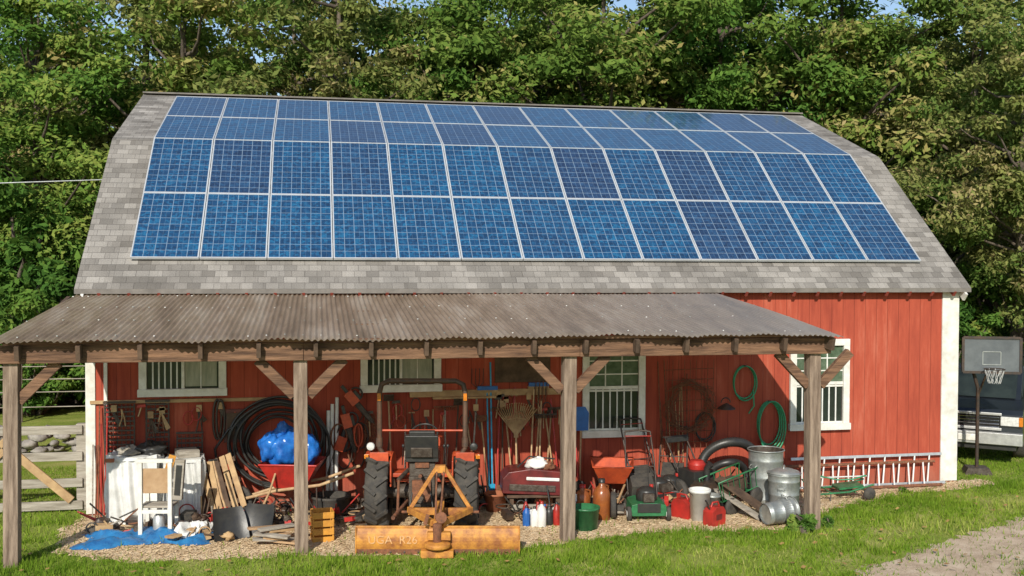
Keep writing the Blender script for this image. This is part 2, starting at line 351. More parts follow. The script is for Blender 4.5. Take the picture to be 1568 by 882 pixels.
def window(x0,x1,z0,z1,kind,name):
    b=B();fw=.11;y=WY-.02
    b.box(((x0+x1)/2,y-.02,z1-fw/2),(x1-x0,.06,fw),"white_paint");b.box(((x0+x1)/2,y-.035,z0+fw/2),(x1-x0+.03,.09,fw),"white_paint")
    for xx in (x0+fw/2,x1-fw/2): b.box((xx,y-.02,(z0+z1)/2),(fw,.056,z1-z0-2*fw),"white_paint")
    ix0,ix1,iz0,iz1=x0+fw,x1-fw,z0+fw,z1-fw
    b.box(((ix0+ix1)/2,WY+.0,(iz0+iz1)/2),(ix1-ix0,.02,iz1-iz0),"dark_glass")
    if kind=='wide':
        xm=(ix0+ix1)/2
        b.box((xm,y,(iz0+iz1)/2),(.045,.03,iz1-iz0),"white_paint")
        b.box(((xm+ix1)/2,WY-.012,(iz0+iz1)/2),(ix1-xm-.06,.012,iz1-iz0-.06),"curtain")
        for k in range(1,6):
            xx=ix0+(xm-ix0)*k/6; b.box((xx,WY-.018,(iz0+iz1)/2),(.022,.016,iz1-iz0),"white_plastic")
        b.box(((xm+ix1)/2,WY-.025,(iz0+iz1)/2),(.015,.012,iz1-iz0),"white_paint")
    else:
        zm=(iz0+iz1)/2+.02
        b.box(((ix0+ix1)/2,y,zm),(ix1-ix0,.035,.05),"white_paint")
        b.box(((ix0+ix1)/2,WY-.012,(zm+iz1)/2),(ix1-ix0,.012,iz1-zm-.03),"green_reflection")
        for k in (1,2): b.box((ix0+(ix1-ix0)*k/3,WY-.022,(zm+iz1)/2),(.02,.014,iz1-zm-.05),"white_paint")
        for k in (1,2): b.box(((ix0+ix1)/2,WY-.0225,zm+(iz1-zm)*k/3),(ix1-ix0,.011,.02),"white_paint")
        for k in range(1,7):
            xx=ix0+(ix1-ix0)*k/7; b.box((xx,WY-.02,(iz0+zm)/2),(.022,.016,zm-iz0-.02),"white_plastic")
        b.box(((ix0+ix1)/2,WY-.03,iz0+.015),(ix1-ix0,.02,.03),"white_paint")
        b.box(((ix0+ix1)/2,WY-.03,iz0+(zm-iz0)*.93),(ix1-ix0,.016,.03),"white_paint")
    b.obj(name,barn,.003)
window(.17,1.43,1.76,2.52,'wide',"window_1");window(3.44,4.69,1.76,2.52,'wide',"window_2")
window(6.98,8.03,.96,2.52,'tall',"window_3");window(10.56,11.63,.98,2.51,'tall',"window_4")
b=B();b.box((.78,WY-.03,1.69),(2.6,.05,.05),"tan_wood");b.box((5.45,WY-.04,1.72),(2.5,.06,.10),"tan_wood");b.box((6.0,WY-.02,2.15),(.9,.03,.55),"dark_wood")
b.box((5.05,WY-.1,1.66),(1.0,.14,.03),"tan_wood");b.obj("wall_rails",barn,.003)

def solar_arr():
    verts=[];faces=[];uv=[];mi=[];rnds=[]
    a1=.696;a2=.368
    def plane(o,a):
        d=Vector((0,math.cos(a),math.sin(a)));nn=Vector((0,-math.sin(a),math.cos(a)));return Vector(o),d,nn
    lo=plane((0,0,3.84),a1);up=plane((0,2.49,5.925),a2)
    bb=B()
    for (o,d,nn),rows in ((lo,[(.0,1.655),(1.66,3.26)]),(up,[(.0,1.66),(1.665,3.34)])):
        for s0,s1 in rows:
            for i in range(13):
                xa,xb=i*1.01+.006,i*1.01+1.004; fw=.018
                c=lambda x,s,h:o+Vector((x,0,0))+d*s+nn*h
                for (p,q,r_,t_) in ((xa,xb,s0,s0+fw),(xa,xb,s1-fw,s1),(xa,xa+fw,s0+fw,s1-fw),(xb-fw,xb,s0+fw,s1-fw)):
                    vs=[c(p,r_,-.04),c(q,r_,-.04),c(q,t_,-.04),c(p,t_,-.04),c(p,r_,0),c(q,r_,0),c(q,t_,0),c(p,t_,0)]
                    bb.add(vs,[(0,3,2,1),(4,5,6,7),(0,1,5,4),(1,2,6,5),(2,3,7,6),(3,0,4,7)],"panel_frame")
                k=len(verts);rnd=random.random()**1.3
                # each module is seated a fraction of a degree differently
                t1,t2=random.uniform(-.002,.002),random.uniform(-.002,.002)
                verts+= [tuple(c(xa+fw,s0+fw,-.006+t1)),tuple(c(xb-fw,s0+fw,-.006+t2)),tuple(c(xb-fw,s1-fw,-.006-t1)),tuple(c(xa+fw,s1-fw,-.006-t2))]
                faces.append((k,k+1,k+2,k+3));uv+=[(0,0),(1,0),(1,1),(0,1)];rnds.append(rnd)
        for s_ in (.4,1.3,2.05,2.95):
            p=o+d*s_-nn*.06;bb.beam((.0,p.y,p.z),(13.13,p.y,p.z),.04,.04,"aluminium")
            for i in range(12): bb.box((.02+i*1.1,p.y,p.z-.03),(.04,.06,.05),"grimy_metal")
    par=empty("solar_panel_array")
    bb.obj("frames",par)
    me=bpy.data.meshes.new("cells");me.from_pydata(verts,[],faces);me.materials.append(MATS["solar_cells"])
    ul=me.uv_layers.new(name="UVMap")
    for i,u in enumerate(uv): ul.data[i].uv=u
    at=me.attributes.new("rnd",'FLOAT','FACE');at.data.foreach_set("value",rnds)
    ob=bpy.data.objects.new("cells",me);scene.collection.objects.link(ob);ob.parent=par
solar_arr()

# ------------------------------------------------------------------ lean-to
shed=empty("lean_to_shed")
PX=[-.94,2.57,6.12,9.71];PY=-2.81
for i,x in enumerate(PX):
    b=B();b.box((0,0,1.27),(.175,.175,2.54),"post_wood");b.obj("post_%d"%(i+1),shed,.010,loc=(x,PY,0),rot=(0,rad([.4,-.3,.3,-.5][i]),rad(i*1.5)))
b=B()
for i in range(3):
    b.box((-1.05+3.65*(i+.5)-.0,-2.93,2.635-.004*i),(3.645,.055,.225),"beam_wood",(0,rad([.1,-.08,.06][i]),0))
b.box((4.42,-2.69,2.635),(10.95,.055,.235),"beam_wood")
for x in PX:
    for s in (-1,1):
        if x<0 and s<0: continue
        b.beam((x+s*.09,PY,2.05),(x+s*.55,PY,2.52),.09,.13,"beam_wood")
b.obj("header_beam",shed,.006)
b=B()
for i in range(16):
    x=-.80+i*.71;xb=min(x,9.08)
    b.beam((xb,-.30,3.175),(x+random.uniform(-.01,.01),-3.10,2.655),.055,.18,"dark_wood")
for y in (-.5,-1.4,-2.2,-3.0):
    t=(-y-.27)/2.89;b.beam((-.60-.40*t,y,3.255+(y+.3)*.175),(9.08+.76*t,y,3.255+(y+.3)*.175),.08,.035,"beam_wood")
b.obj("rafters",shed,.004)
def npmesh(name,V,F,mat,rnd=None,smooth=False,parent=None):
    me=bpy.data.meshes.new(name);k=F.shape[1]
    me.vertices.add(len(V));me.vertices.foreach_set("co",V.astype(np.float32).ravel())
    me.loops.add(F.size);me.loops.foreach_set("vertex_index",F.astype(np.int32).ravel())
    me.polygons.add(len(F));me.polygons.foreach_set("loop_start",np.arange(0,F.size,k,dtype=np.int32))
    me.polygons.foreach_set("use_smooth",np.full(len(F),smooth))
    if isinstance(mat,str): mat=[mat]
    for m in mat: me.materials.append(MATS[m])
    if rnd is not None:
        a=me.attributes.new("rnd",'FLOAT','FACE');a.data.foreach_set("value",rnd.astype(np.float32))
    me.update(calc_edges=True)
    return me
def roofpt(uu,vv):
    y=-.27+vv*(-3.16+.27);xl=-.66+vv*(-1.10+.66);xr=9.20+vv*(9.99-9.20)
    x=xl+(xr-xl)*uu
    z=3.305+vv*(2.80-3.305)+.006*np.sin(x*1.3+vv*4)+(.010*np.sin(x*2.9+1)+.014*np.sin(x*.9+2)+.008*np.sin(x*8.7))*vv
    return x,y,z
def corrugated():
    nx=1160;ny=14
    u=np.linspace(0,1,nx);v=np.linspace(0,1,ny);uu,vv=np.meshgrid(u,v)
    x,y,z=roofpt(uu,vv);sheet=np.floor(uu*16)
    y=y-(.03*np.sin(sheet*2.7)*vv)
    z=z+.012*np.sin(uu*2*np.pi*145)+.006*np.sin(sheet*5.1)
    V=np.stack([x,y,z],-1).reshape(-1,3)
    idx=np.arange(nx*ny).reshape(ny,nx)
    F=np.stack([idx[:-1,:-1],idx[1:,:-1],idx[1:,1:],idx[:-1,1:]],-1).reshape(-1,4)
    return npmesh("roofing",V,F,"corrugated",smooth=True)
me=corrugated();o=bpy.data.objects.new("roofing",me);scene.collection.objects.link(o);o.parent=shed
b=B()
for v in (.10,.37,.64,.93):
    for k in range(0,145,3):
        if random.random()<.25: continue
        x,y,z=roofpt((k+.25)/145,v);b.box((float(x),float(y),float(z)+.014),(.018,.018,.010),"galvanized" if random.random()<.6 else "white_plastic")
b.obj("roof_screws",shed)

# ------------------------------------------------------------------ ground
def ground_mat(name,cols,scale,bump,bs_scale,fine=60):
    m=bpy.data.materials.new(name); nt,bs=nodes_of(m);N=nt.nodes;L=nt.links
    tc=N.new("ShaderNodeTexCoord")
    n=N.new("ShaderNodeTexNoise");n.inputs["Scale"].default_value=scale;n.inputs["Detail"].default_value=9;n.inputs["Roughness"].default_value=.7;L.new(tc.outputs["Object"],n.inputs["Vector"])
    n3=N.new("ShaderNodeTexNoise");n3.inputs["Scale"].default_value=fine;n3.inputs["Detail"].default_value=4;L.new(tc.outputs["Object"],n3.inputs["Vector"])
    a=N.new("ShaderNodeMath");a.operation='MULTIPLY_ADD';a.inputs[1].default_value=.6;L.new(n3.outputs["Fac"],a.inputs[0])
    a2=N.new("ShaderNodeMath");a2.operation='SUBTRACT';a2.inputs[1].default_value=.3;L.new(n.outputs["Fac"],a2.inputs[0]);L.new(a2.outputs[0],a.inputs[2])
    r=N.new("ShaderNodeValToRGB");e=r.color_ramp.elements;e[0].position=.3;e[0].color=(*cols[0],1);e[1].position=.7;e[1].color=(*cols[2],1);x=e.new(.5);x.color=(*cols[1],1)
    L.new(a.outputs[0],r.inputs[0]);L.new(r.outputs[0],bs.inputs["Base Color"]);bs.inputs["Roughness"].default_value=.95;bs.inputs["Specular IOR Level"].default_value=.15
    vo=N.new("ShaderNodeTexVoronoi");vo.inputs["Scale"].default_value=bs_scale;L.new(tc.outputs["Object"],vo.inputs["Vector"])
    b=N.new("ShaderNodeBump");b.inputs["Strength"].default_value=bump;b.inputs["Distance"].default_value=.03;L.new(vo.outputs["Distance"],b.inputs["Height"]);L.new(b.outputs[0],bs.inputs["Normal"])
    MATS[name]=m
ground_mat("grass_ground",[(.13,.17,.03),(.22,.28,.045),(.38,.34,.13)],.9,.5,50)
ground_mat("wood_chips",[(.38,.26,.14),(.66,.50,.31),(.80,.65,.45)],3,.7,38)
ground_mat("dirt",[(.34,.25,.17),(.54,.42,.30),(.66,.54,.41)],2.5,.5,60)
S=300
me=bpy.data.meshes.new("ground");me.from_pydata([(-S,-S,0),(S,-S,0),(S,S,0),(-S,S,0)],[],[(0,1,2,3)]);me.materials.append(MATS["grass_ground"])
o=bpy.data.objects.new("grass_ground",me);scene.collection.objects.link(o)
def rough_poly(poly,step=.12,amp=.10,seed=1):
    rr=random.Random(seed);out=[]
    for i in range(len(poly)):
        a=Vector(poly[i]);c=Vector(poly[(i+1)%len(poly)]);k=max(1,int((c-a).length/step))
        nrm=Vector((-(c-a).y,(c-a).x)).normalized()
        for j in range(k):
            p=a.lerp(c,j/k)+nrm*rr.uniform(-amp,amp);out.append((p.x,p.y))
    return out
chips=[(-.62,-.25),(-.75,-1.2),(-.55,-2.35),(.6,-2.95),(2.7,-2.95),(3.4,-3.15),(5.2,-3.3),(6.2,-2.85),(7.8,-2.6),(9.2,-2.85),(10.0,-2.2),(11.0,-1.5),(12.2,-1.05),(13.6,-.75),(14.3,-.5),(14.2,-.1),(13.66,-.25)]
path=[(6.6,-8.5),(8.3,-6.0),(9.4,-4.75),(11,-3.85),(13.1,-2.75),(17,-1.3),(24,0),(24,-1.6),(17,-2.9),(13.6,-4.1),(11.6,-5.0),(10.3,-6.2),(9,-8.5)]
def flat(name,poly,z,mat,seed,amp=.09):
    p=rough_poly(poly,seed=seed,amp=amp);me=bpy.data.meshes.new(name);me.from_pydata([(x,y,z) for x,y in p],[],[tuple(range(len(p)))]);me.materials.append(MATS[mat])
    o=bpy.data.objects.new(name,me);scene.collection.objects.link(o)
flat("wood_chip_bed",chips,.004,"wood_chips",3);flat("dirt_path",path,.004,"dirt",5)
def inpoly(x,y,poly):
    c=np.zeros(len(x),bool);n=len(poly)
    for i in range(n):
        x1,y1=poly[i];x2,y2=poly[i-1]
        cond=((y1>y)!=(y2>y))&(x<(x2-x1)*(y-y1)/(y2-y1+1e-12)+x1);c^=cond
    return c
def grass():
    n=280000
    x=RNG.uniform(-3.5,18,n);y=-6.4+RNG.random(n)**1.4*10
    cx=RNG.uniform(-3.5,18,5000);cy=RNG.uniform(-6.4,-.5,5000);k=RNG.integers(0,5000,n//3)
    x[:n//3]=cx[k]+RNG.normal(0,.05,n//3);y[:n//3]=cy[k]+RNG.normal(0,.05,n//3)
    tall=np.zeros(n);tall[:n//3]=1
    keep=~((x>XL-.05)&(x<XR+.05)&(y>WY-.05))
    jx=x+RNG.normal(0,.10,n);jy=y+RNG.normal(0,.10,n)
    ic=inpoly(jx,jy,chips);ip=inpoly(jx,jy,path)
    keep&=~(ic&(RNG.random(n)>.015))&~(ip&(RNG.random(n)>.06))
    pat=np.sin(x*1.3+y*2.1)+np.sin(x*.7-y*1.7+1)+np.sin(x*3.1+y*.9)*.5+.7*np.sin(x*5.3-y*6.1)
    # worn strip in front of the shed and beside the path
    worn=np.exp(-((y+3.55+.25*np.sin(x*1.1))/.35)**2)*(x>4)*(x<10)+np.exp(-((y-(-3.3+(x-11)*.45))/.5)**2)*(x>10)
    keep&=~((pat+1.3*worn>1.0)&(RNG.random(n)>.38))
    x,y,pat,tall,worn=x[keep],y[keep],pat[keep],tall[keep],worn[keep];n=len(x)
    h=RNG.uniform(.03,.075,n)*(1+.3*np.sin(x*2+y*3))*(1+.5*tall);w=RNG.uniform(.004,.010,n)
    a=RNG.uniform(0,np.pi,n);lx=RNG.normal(0,.03,n);ly=RNG.normal(0,.03,n)
    V=np.zeros((n,3,3));V[:,0]=np.stack([x-np.cos(a)*w,y-np.sin(a)*w,0*x],-1);V[:,1]=np.stack([x+np.cos(a)*w,y+np.sin(a)*w,0*x],-1);V[:,2]=np.stack([x+lx,y+ly,h],-1)
    F=np.arange(n*3).reshape(n,3)
    rnd=np.clip(.38+.13*pat+.25*worn+RNG.normal(0,.2,n)-.12*tall,0,1)
    me=npmesh("grass",V.reshape(-1,3),F,"grass_blades",rnd);o=bpy.data.objects.new("grass_blades",me);scene.collection.objects.link(o)
    def bits(name,n,xr,yr,poly,inside,lr,wr,mat,tzr):
        x=RNG.uniform(*xr,n);y=RNG.uniform(*yr,n);k=inpoly(x,y,poly)
        if not inside: k=~k&~((x>XL-.1)&(x<XR+.1)&(y>WY-.1))
        x,y=x[k],y[k];n=len(x)
        a=RNG.uniform(0,np.pi*2,n);l=RNG.uniform(*lr,n);w=RNG.uniform(*wr,n);tz=RNG.uniform(.0,tzr,n)
        ca,sa=np.cos(a),np.sin(a);V=np.zeros((n,4,3));z0=.010 if inside else .05
        for i,(p,q,zz) in enumerate(((-1,-1,0),(1,-1,1),(1,1,1),(-1,1,0))):
            V[:,i]=np.stack([x+ca*l*p-sa*w*q,y+sa*l*p+ca*w*q,z0+zz*tz+.003*q],-1)
        me=npmesh(name,V.reshape(-1,3),np.arange(n*4).reshape(n,4),mat);o=bpy.data.objects.new(name,me);scene.collection.objects.link(o)
    bits("wood_chips",20000,(-.8,14.3),(-3.5,-.2),chips,True,(.010,.028),(.006,.012),"chip_wood",.014)
    bits("fallen_leaves",420,(-3,17),(-6,-.3),chips,False,(.02,.035),(.014,.024),"dry_leaf",.02)
grass()

# ------------------------------------------------------------------ trees
def tree_mesh(name,seed,H,cr,base,nc,nl,leafm,ls=(.09,.17)):
    rg=np.random.default_rng(seed);b=B()
    bend=rg.normal(0,.25,2)
    tp=[(bend[0]*math.sin(k/8*2.2),bend[1]*math.sin(k/8*2.7),H*.93*k/8) for k in range(9)]
    b.tube(tp,[max(.03,.022*H*(1-.93*k/8)) for k in range(9)],"bark",8)
    c0=(base+1)/2*H;hz=(1-base)/2*H
    cs=[]
    while len(cs)<nc:
        d=rg.normal(size=3);d/=np.linalg.norm(d);r=rg.random()**.45
        wob=1+.22*math.sin(3*math.atan2(d[1],d[0])+seed)+.15*rg.normal()
        p=np.array([d[0]*cr*r*wob,d[1]*cr*r*wob,c0+d[2]*hz*r])
        if p[2]<base*H*.8: continue
        p[:2]*= (1.0-.35*max(0,(p[2]-c0)/hz)**2)
        cs.append(p)
    for i,p in enumerate(cs[:34]):
        z0=max(base*H*.6,p[2]-rg.uniform(.8,2.6));k=z0/(H*.93)
        s=np.array([bend[0]*math.sin(k*2.2),bend[1]*math.sin(k*2.7),z0])
        mid=(s+p)/2+np.array([0,0,rg.uniform(-.5,.1)])
        b.tube([tuple(s),tuple((s+mid)/2+rg.normal(0,.08,3)),tuple(mid),tuple((p+mid)/2+rg.normal(0,.1,3)),tuple(p)],[.09,.07,.055,.035,.012],"bark",5,caps=False)
    nb=len(b.v);nf=len(b.f)
    Vs=[];R=[]
    for p in cs:
        m=int(nl*rg.uniform(.6,1.4));rr=rg.uniform(.5,1.15)*cr/4.2
        d=rg.normal(size=(m,3));d/=np.linalg.norm(d,axis=1)[:,None]
        rad_=rr*(rg.random(m)**.4)*(1+.25*rg.normal(size=m)*.5)
        pos=p+d*rad_[:,None]*np.array([1.15,1.15,.62])
        nn=d*.5+np.array([0,-.25,.55])+rg.normal(0,.5,(m,3));nn/=np.linalg.norm(nn,axis=1)[:,None]
        t=np.cross(nn,rg.normal(size=(m,3)));t/=np.linalg.norm(t,axis=1)[:,None]+1e-9;u=np.cross(nn,t)
        s=rg.uniform(ls[0],ls[1],m)[:,None]
        q=np.stack([pos-t*s,pos+u*s*.45+nn*s*.12,pos+t*s,pos-u*s*.45+nn*s*.12],1)
        Vs.append(q);base_r=rg.uniform(.02,.72)
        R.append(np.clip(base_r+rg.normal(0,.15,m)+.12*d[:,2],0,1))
    V=np.concatenate(Vs).reshape(-1,3);R=np.concatenate(R);n=len(R)
    me=bpy.data.meshes.new(name)
    allV=np.concatenate([np.array(b.v),V])
    bf=[f for f in b.f];ln=[len(f) for f in bf]
    fl=np.concatenate([np.array([i for f in bf for i in f]),np.arange(n*4)+nb]);tot=np.array(ln+[4]*n);st=np.concatenate([[0],np.cumsum(tot)[:-1]])
    me.vertices.add(len(allV));me.vertices.foreach_set("co",allV.astype(np.float32).ravel())
    me.loops.add(len(fl));me.loops.foreach_set("vertex_index",fl.astype(np.int32))
    me.polygons.add(len(tot));me.polygons.foreach_set("loop_start",st.astype(np.int32))
    me.materials.append(MATS["bark"]);me.materials.append(MATS[leafm])
    me.polygons.foreach_set("material_index",np.array([0]*nf+[1]*n,dtype=np.int32))
    a=me.attributes.new("rnd",'FLOAT','FACE');a.data.foreach_set("value",np.concatenate([np.zeros(nf),R]).astype(np.float32))
    me.update(calc_edges=True)
    return me
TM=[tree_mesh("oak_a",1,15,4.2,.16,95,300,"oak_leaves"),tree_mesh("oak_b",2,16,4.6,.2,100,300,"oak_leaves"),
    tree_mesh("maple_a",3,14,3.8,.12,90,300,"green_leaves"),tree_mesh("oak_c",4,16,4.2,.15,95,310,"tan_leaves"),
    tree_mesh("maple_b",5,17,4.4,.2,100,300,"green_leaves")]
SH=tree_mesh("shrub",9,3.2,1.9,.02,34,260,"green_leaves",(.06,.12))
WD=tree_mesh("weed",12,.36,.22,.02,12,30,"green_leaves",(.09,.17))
forest=empty("distant_forest")
def put(me,name,x,y,s,parent=None):
    o=bpy.data.objects.new(name,me);scene.collection.objects.link(o);o.location=(x,y,-.05);o.rotation_euler=(0,0,random.uniform(0,6.28));o.scale=(s*random.uniform(.92,1.1),s*random.uniform(.92,1.1),s)
    if parent: o.parent=parent
    return o
rr=random.Random(4)
front=[(-9.5,15,2,.86),(-5.4,18,4,.76),(-1.2,18.5,0,.90),(3.4,18,3,.94),(8.0,19,0,.98),(12.3,18,1,.98),(16.6,18.5,4,.94),(20.6,17,1,.95),(24.2,14.5,3,.92),(28.5,16,0,1.0),(22,9.5,3,.66)]
for x,y,k,s in front: put(TM[k],"oak_tree" if k in(0,1,3) else "maple_tree",x,y,s)
for y,dx,s0 in ((25,5.0,1.0),(33,6.4,1.05),(43,8.5,1.15)):
    x=-10-(y-20)*.45
    while x<26+(y-15)*.95:
        s=s0*rr.uniform(.90,1.10)
        if x<-3: s*=.84
        put(TM[rr.choice([0,1,2,4,2,0,3])],"forest_tree",x+rr.uniform(-1.2,1.2),y+rr.uniform(-2,2),s,forest);x+=dx
for x,y,s in ((-5,11.8,1.0),(-7.5,12.0,1.2),(-3.2,12.6,1.1),(-2,11.6,.9),(-4,10.8,.7),(-6.2,10.9,.8),(-10,14,1.3),(-1.5,14.5,1.2),(15.5,13,1.2),(17.8,11.5,1.3),(20,12,1.4),(23,11,1.4),(26,10,1.5),(18.5,14.5,1.8),(22,14.5,1.8),(-6,15.5,1.7),(-9,17,1.8),(28,13,1.7),(15,16,1.5),(19,8.5,.9)):
    put(SH,"shrub",x,y,s)
for i in range(24):
    put(SH,"undergrowth",-28+i*4.1+rr.uniform(-.8,.8),rr.uniform(26,48),rr.uniform(2.0,2.9),forest)
for x,y,s in ((9.50,-2.98,.75),(10.0,-2.7,.45),(12.3,-.9,.35),(-1.0,-2.6,.4)): put(WD,"weed_plant",x,y,s)

# ------------------------------------------------------------------ tractor (rear faces camera)
def tire(b,cx,cy,r,w,lugs,rim="orange_paint"):
    M=T(cx,cy,r,0,rad(90),0)
    prof=[(r*.55,-w*.38),(r*.62,-w*.47),(r*.8,-w*.5),(r*.93,-w*.44),(r*.94,-w*.2),(r*.945,0),(r*.94,w*.2),(r*.93,w*.44),(r*.8,w*.5),(r*.62,w*.47),(r*.55,w*.38)]
    b.lathe(prof,"black_rubber",M,36)
    b.lathe([(r*.57,-w*.3),(r*.5,-w*.28),(r*.45,-w*.05),(r*.2,-w*.02),(r*.16,-w*.15),(0,-w*.15)],rim,M,28)
    b.lathe([(r*.57,w*.3),(r*.5,w*.28),(r*.45,w*.05),(r*.2,w*.02),(r*.16,w*.15),(0,w*.15)],rim,M,28)
    for k in range(lugs):
        for s in (-1,1):
            a=2*math.pi*(k+(.5 if s>0 else 0))/lugs
            R=Matrix.Rotation(a,4,'X')
            MM=Matrix.Translation((cx,cy,r))@R@Matrix.Translation((s*w*.25,0,r*.95))@Matrix.Rotation(s*rad(38),4,'Z')
            o=b.M;b.M=o@MM;b.box((0,0,0),(w*.62,r*.08,r*.12),"black_rubber");b.M=o
tr=empty("tractor",(4.25,-1.85,0),(0,0,rad(-10)))
b=B()
for sx in (-.62,.62): tire(b,sx,0,.54,.32,14)
for sx in (-.50,.50): tire(b,sx,1.28,.29,.2,12)
b.obj("wheels",tr)
b=B()
b.tube([(-.5,0,.54),(.5,0,.54)],.10,"grimy_metal",12)
b.box((0,.1,.58),(.36,.7,.42),"grimy_metal");b.box((0,-.27,.60),(.26,.10,.30),"rusty_metal")
b.tube([(0,-.30,.52),(0,-.48,.52)],.05,"grimy_metal",12)
b.box((0,.85,.52),(.30,.9,.3),"grimy_metal")
b.box((0,1.28,.32),(.9,.1,.1),"grimy_metal")
for s in (-1,1):
    b.tube([(s*.22,-.1,.42),(s*.34,-.85,.36)],.028,"rusty_metal",8)
    b.tube([(s*.2,-.12,.86),(s*.30,-.48,.80)],.03,"grimy_metal",8);b.tube([(s*.30,-.48,.80),(s*.31,-.52,.38)],.02,"rusty_metal",8)
    b.tube([(s*.12,-.30,.62),(s*.16,-.36,.40),(s*.12,-.40,.30)],.012,"black_plastic",6)
b.tube([(0,-.3,.82),(.02,-.85,.92)],.025,"rusty_metal",8)
b.box((0,.32,.70),(.95,.75,.04),"orange_paint");b.box((0,-.02,.86),(.36,.30,.22),"grimy_metal")
for s in (-1,1): b.box((s*.33,-.05,.80),(.20,.30,.05),"orange_paint")
for i,x in enumerate((.28,.33,-.3)): b.tube([(x,.05,.9),(x+.02,-.02,1.16)],.009,"black_metal",6);b.blob((x+.02,-.02,1.18),(.022,.022,.03),"black_plastic",i,0,6)
b.obj("chassis",tr,.006)
b=B()
for s in (-1,1):
    ra=.60;vs=[];N_=14;A0,A1=25,104
    for i in range(N_+1):
        a=rad(A0+(A1-A0)*i/N_)
        for x in (s*.44,s*.80): vs.append((x,ra*math.cos(a),.54+ra*math.sin(a)*.93))
    for i in range(N_+1):
        a=rad(A0+(A1-A0)*i/N_)
        for x in (s*.44,s*.80): vs.append((x,(ra-.03)*math.cos(a),.54+(ra-.03)*math.sin(a)*.93))
    K=2*(N_+1);fs=[]
    for i in range(N_):
        fs.append((2*i,2*i+1,2*i+3,2*i+2));fs.append((K+2*i,K+2*i+2,K+2*i+3,K+2*i+1))
        fs.append((2*i+1,K+2*i+1,K+2*i+3,2*i+3));fs.append((2*i,2*i+2,K+2*i+2,K+2*i))
    fs.append((K-2,K-1,2*K-1,2*K-2))
    b.add(vs,fs,"orange_paint",False)
    poly=[(.6*math.cos(rad(a)),.54+.55*math.sin(rad(a))) for a in range(20,121,10)]+[(-.30,.66),(.5,.66)]
    b.prism(poly,.02,"orange_paint",T(s*.43,0,0,0,0,rad(90)))
    b.lathe([(0,-.02),(.055,-.02),(.06,.02),(.05,.045),(0,.05)],"lamp_glass" if s<0 else "black_plastic",T(s*.72,-.16,1.20,rad(90),0,0),14)
    b.tube([(s*.72,-.12,1.10),(s*.72,-.14,1.2)],.012,"black_metal",6)
    b.box((s*.78,-.18,1.06),(.06,.03,.06),"amber")
    b.box((s*.60,-.19,1.04),(.26,.03,.16),"orange_paint")
b.obj("fenders",tr,.004)
b=B()
hp=[(.50,.72),(.50,1.12),(.62,1.18),(1.25,1.14),(1.46,1.04),(1.50,.55),(1.3,.5),(.6,.6)]
b.prism(hp,.44,"orange_paint",T(0,0,0,0,0,rad(90)))
b.box((0,.50,1.08),(.46,.08,.28),"orange_paint");b.box((0,.455,1.12),(.34,.02,.16),"black_plastic")
b.tube([(0,.46,1.1),(0,.26,1.28)],.02,"black_metal",8)
o_=b.M;b.M=T(0,.24,1.32,rad(35),0,0);b.tube(arc((0,0,0),.19,0,350,24,'xy'),.014,"black_plastic",8,True)
for a in (90,210,330): b.tube([(0,0,0),(.18*math.cos(rad(a)),.18*math.sin(rad(a)),0)],.008,"black_metal",6)
b.M=o_
b.tube([(-.58,-.13,1.42),(.58,-.13,1.42)],.016,"orange_paint",8)
b.obj("hood",tr,.012)
b=B()
b.box((0,-.02,1.04),(.46,.42,.10),"black_plastic");b.box((0,-.24,1.22),(.46,.09,.32),"black_plastic",(rad(10),0,0));b.box((0,-.21,1.38),(.36,.08,.10),"black_plastic",(rad(10),0,0))
b.box((0,-.30,1.14),(.30,.02,.14),"grimy_metal",(rad(10),0,0));b.box((0,-.1,.95),(.2,.2,.1),"rusty_metal")
b.obj("seat",tr,.035)
b=B()
pts=[(-.40,-.12,.62),(-.46,-.14,.95),(-.60,-.16,1.18),(-.60,-.16,1.95),(-.57,-.16,2.07),(-.47,-.16,2.12),(.47,-.16,2.12),(.57,-.16,2.07),(.60,-.16,1.95),(.60,-.16,1.18),(.46,-.14,.95),(.40,-.12,.62)]
b.tube(pts,.037,"rops_paint",8)
for s in (-1,1): b.tube([(s*.60,-.16,1.2),(s*.60,-.16,1.32)],.05,"rops_paint",8);b.box((s*.6,-.205,1.9),(.05,.02,.10),"amber")
b.obj("roll_bar",tr)
# grader blade
gb=empty("grader_blade",(4.31,-3.16,0),(0,0,rad(-10)))
b=B()
N_=8;vs=[]
for q in (0,.02):
    for i in range(N_+1):
        t=i/N_;z=.01+.35*t;y=-.02-.05*(1-(2*t-1)**2)+q
        vs+= [(-1.06,y,z),(1.06,y,z)]
K=2*(N_+1);fs=[]
for i in range(N_):
    fs+= [(2*i,2*i+1,2*i+3,2*i+2),(K+2*i,K+2*i+2,K+2*i+3,K+2*i+1),(2*i,2*i+2,K+2*i+2,K+2*i),(2*i+1,K+2*i+1,K+2*i+3,2*i+3)]
fs+= [(0,K,K+1,1),(K-2,K-1,2*K-1,2*K-2)]
b.add(vs,fs,"blade_paint")
b.box((0,-.035,.03),(2.12,.03,.09),"rusty_metal");b.box((0,-.02,.355),(2.12,.035,.03),"blade_paint")
for s in (-1,1):
    b.box((s*1.055,-.03,.19),(.02,.09,.34),"blade_paint")
    for k in range(5): b.lathe([(0,0),(.016,0),(.016,.012),(0,.012)],"grimy_metal",T(s*(.25+.18*k),-.052,.035,rad(90),0,0),8)
b.lathe([(0,0),(.15,0),(.17,.02),(.17,.06),(.13,.08),(0,.08)],"blade_paint",T(0,-.16,.12),22)
b.lathe([(0,0),(.055,0),(.06,.24),(.03,.26),(0,.26)],"rusty_metal",T(0,-.16,.18),14)
b.box((0,-.17,.05),(.42,.14,.09),"blade_paint");b.box((.02,-.13,.27),(.30,.10,.10),"blade_paint")
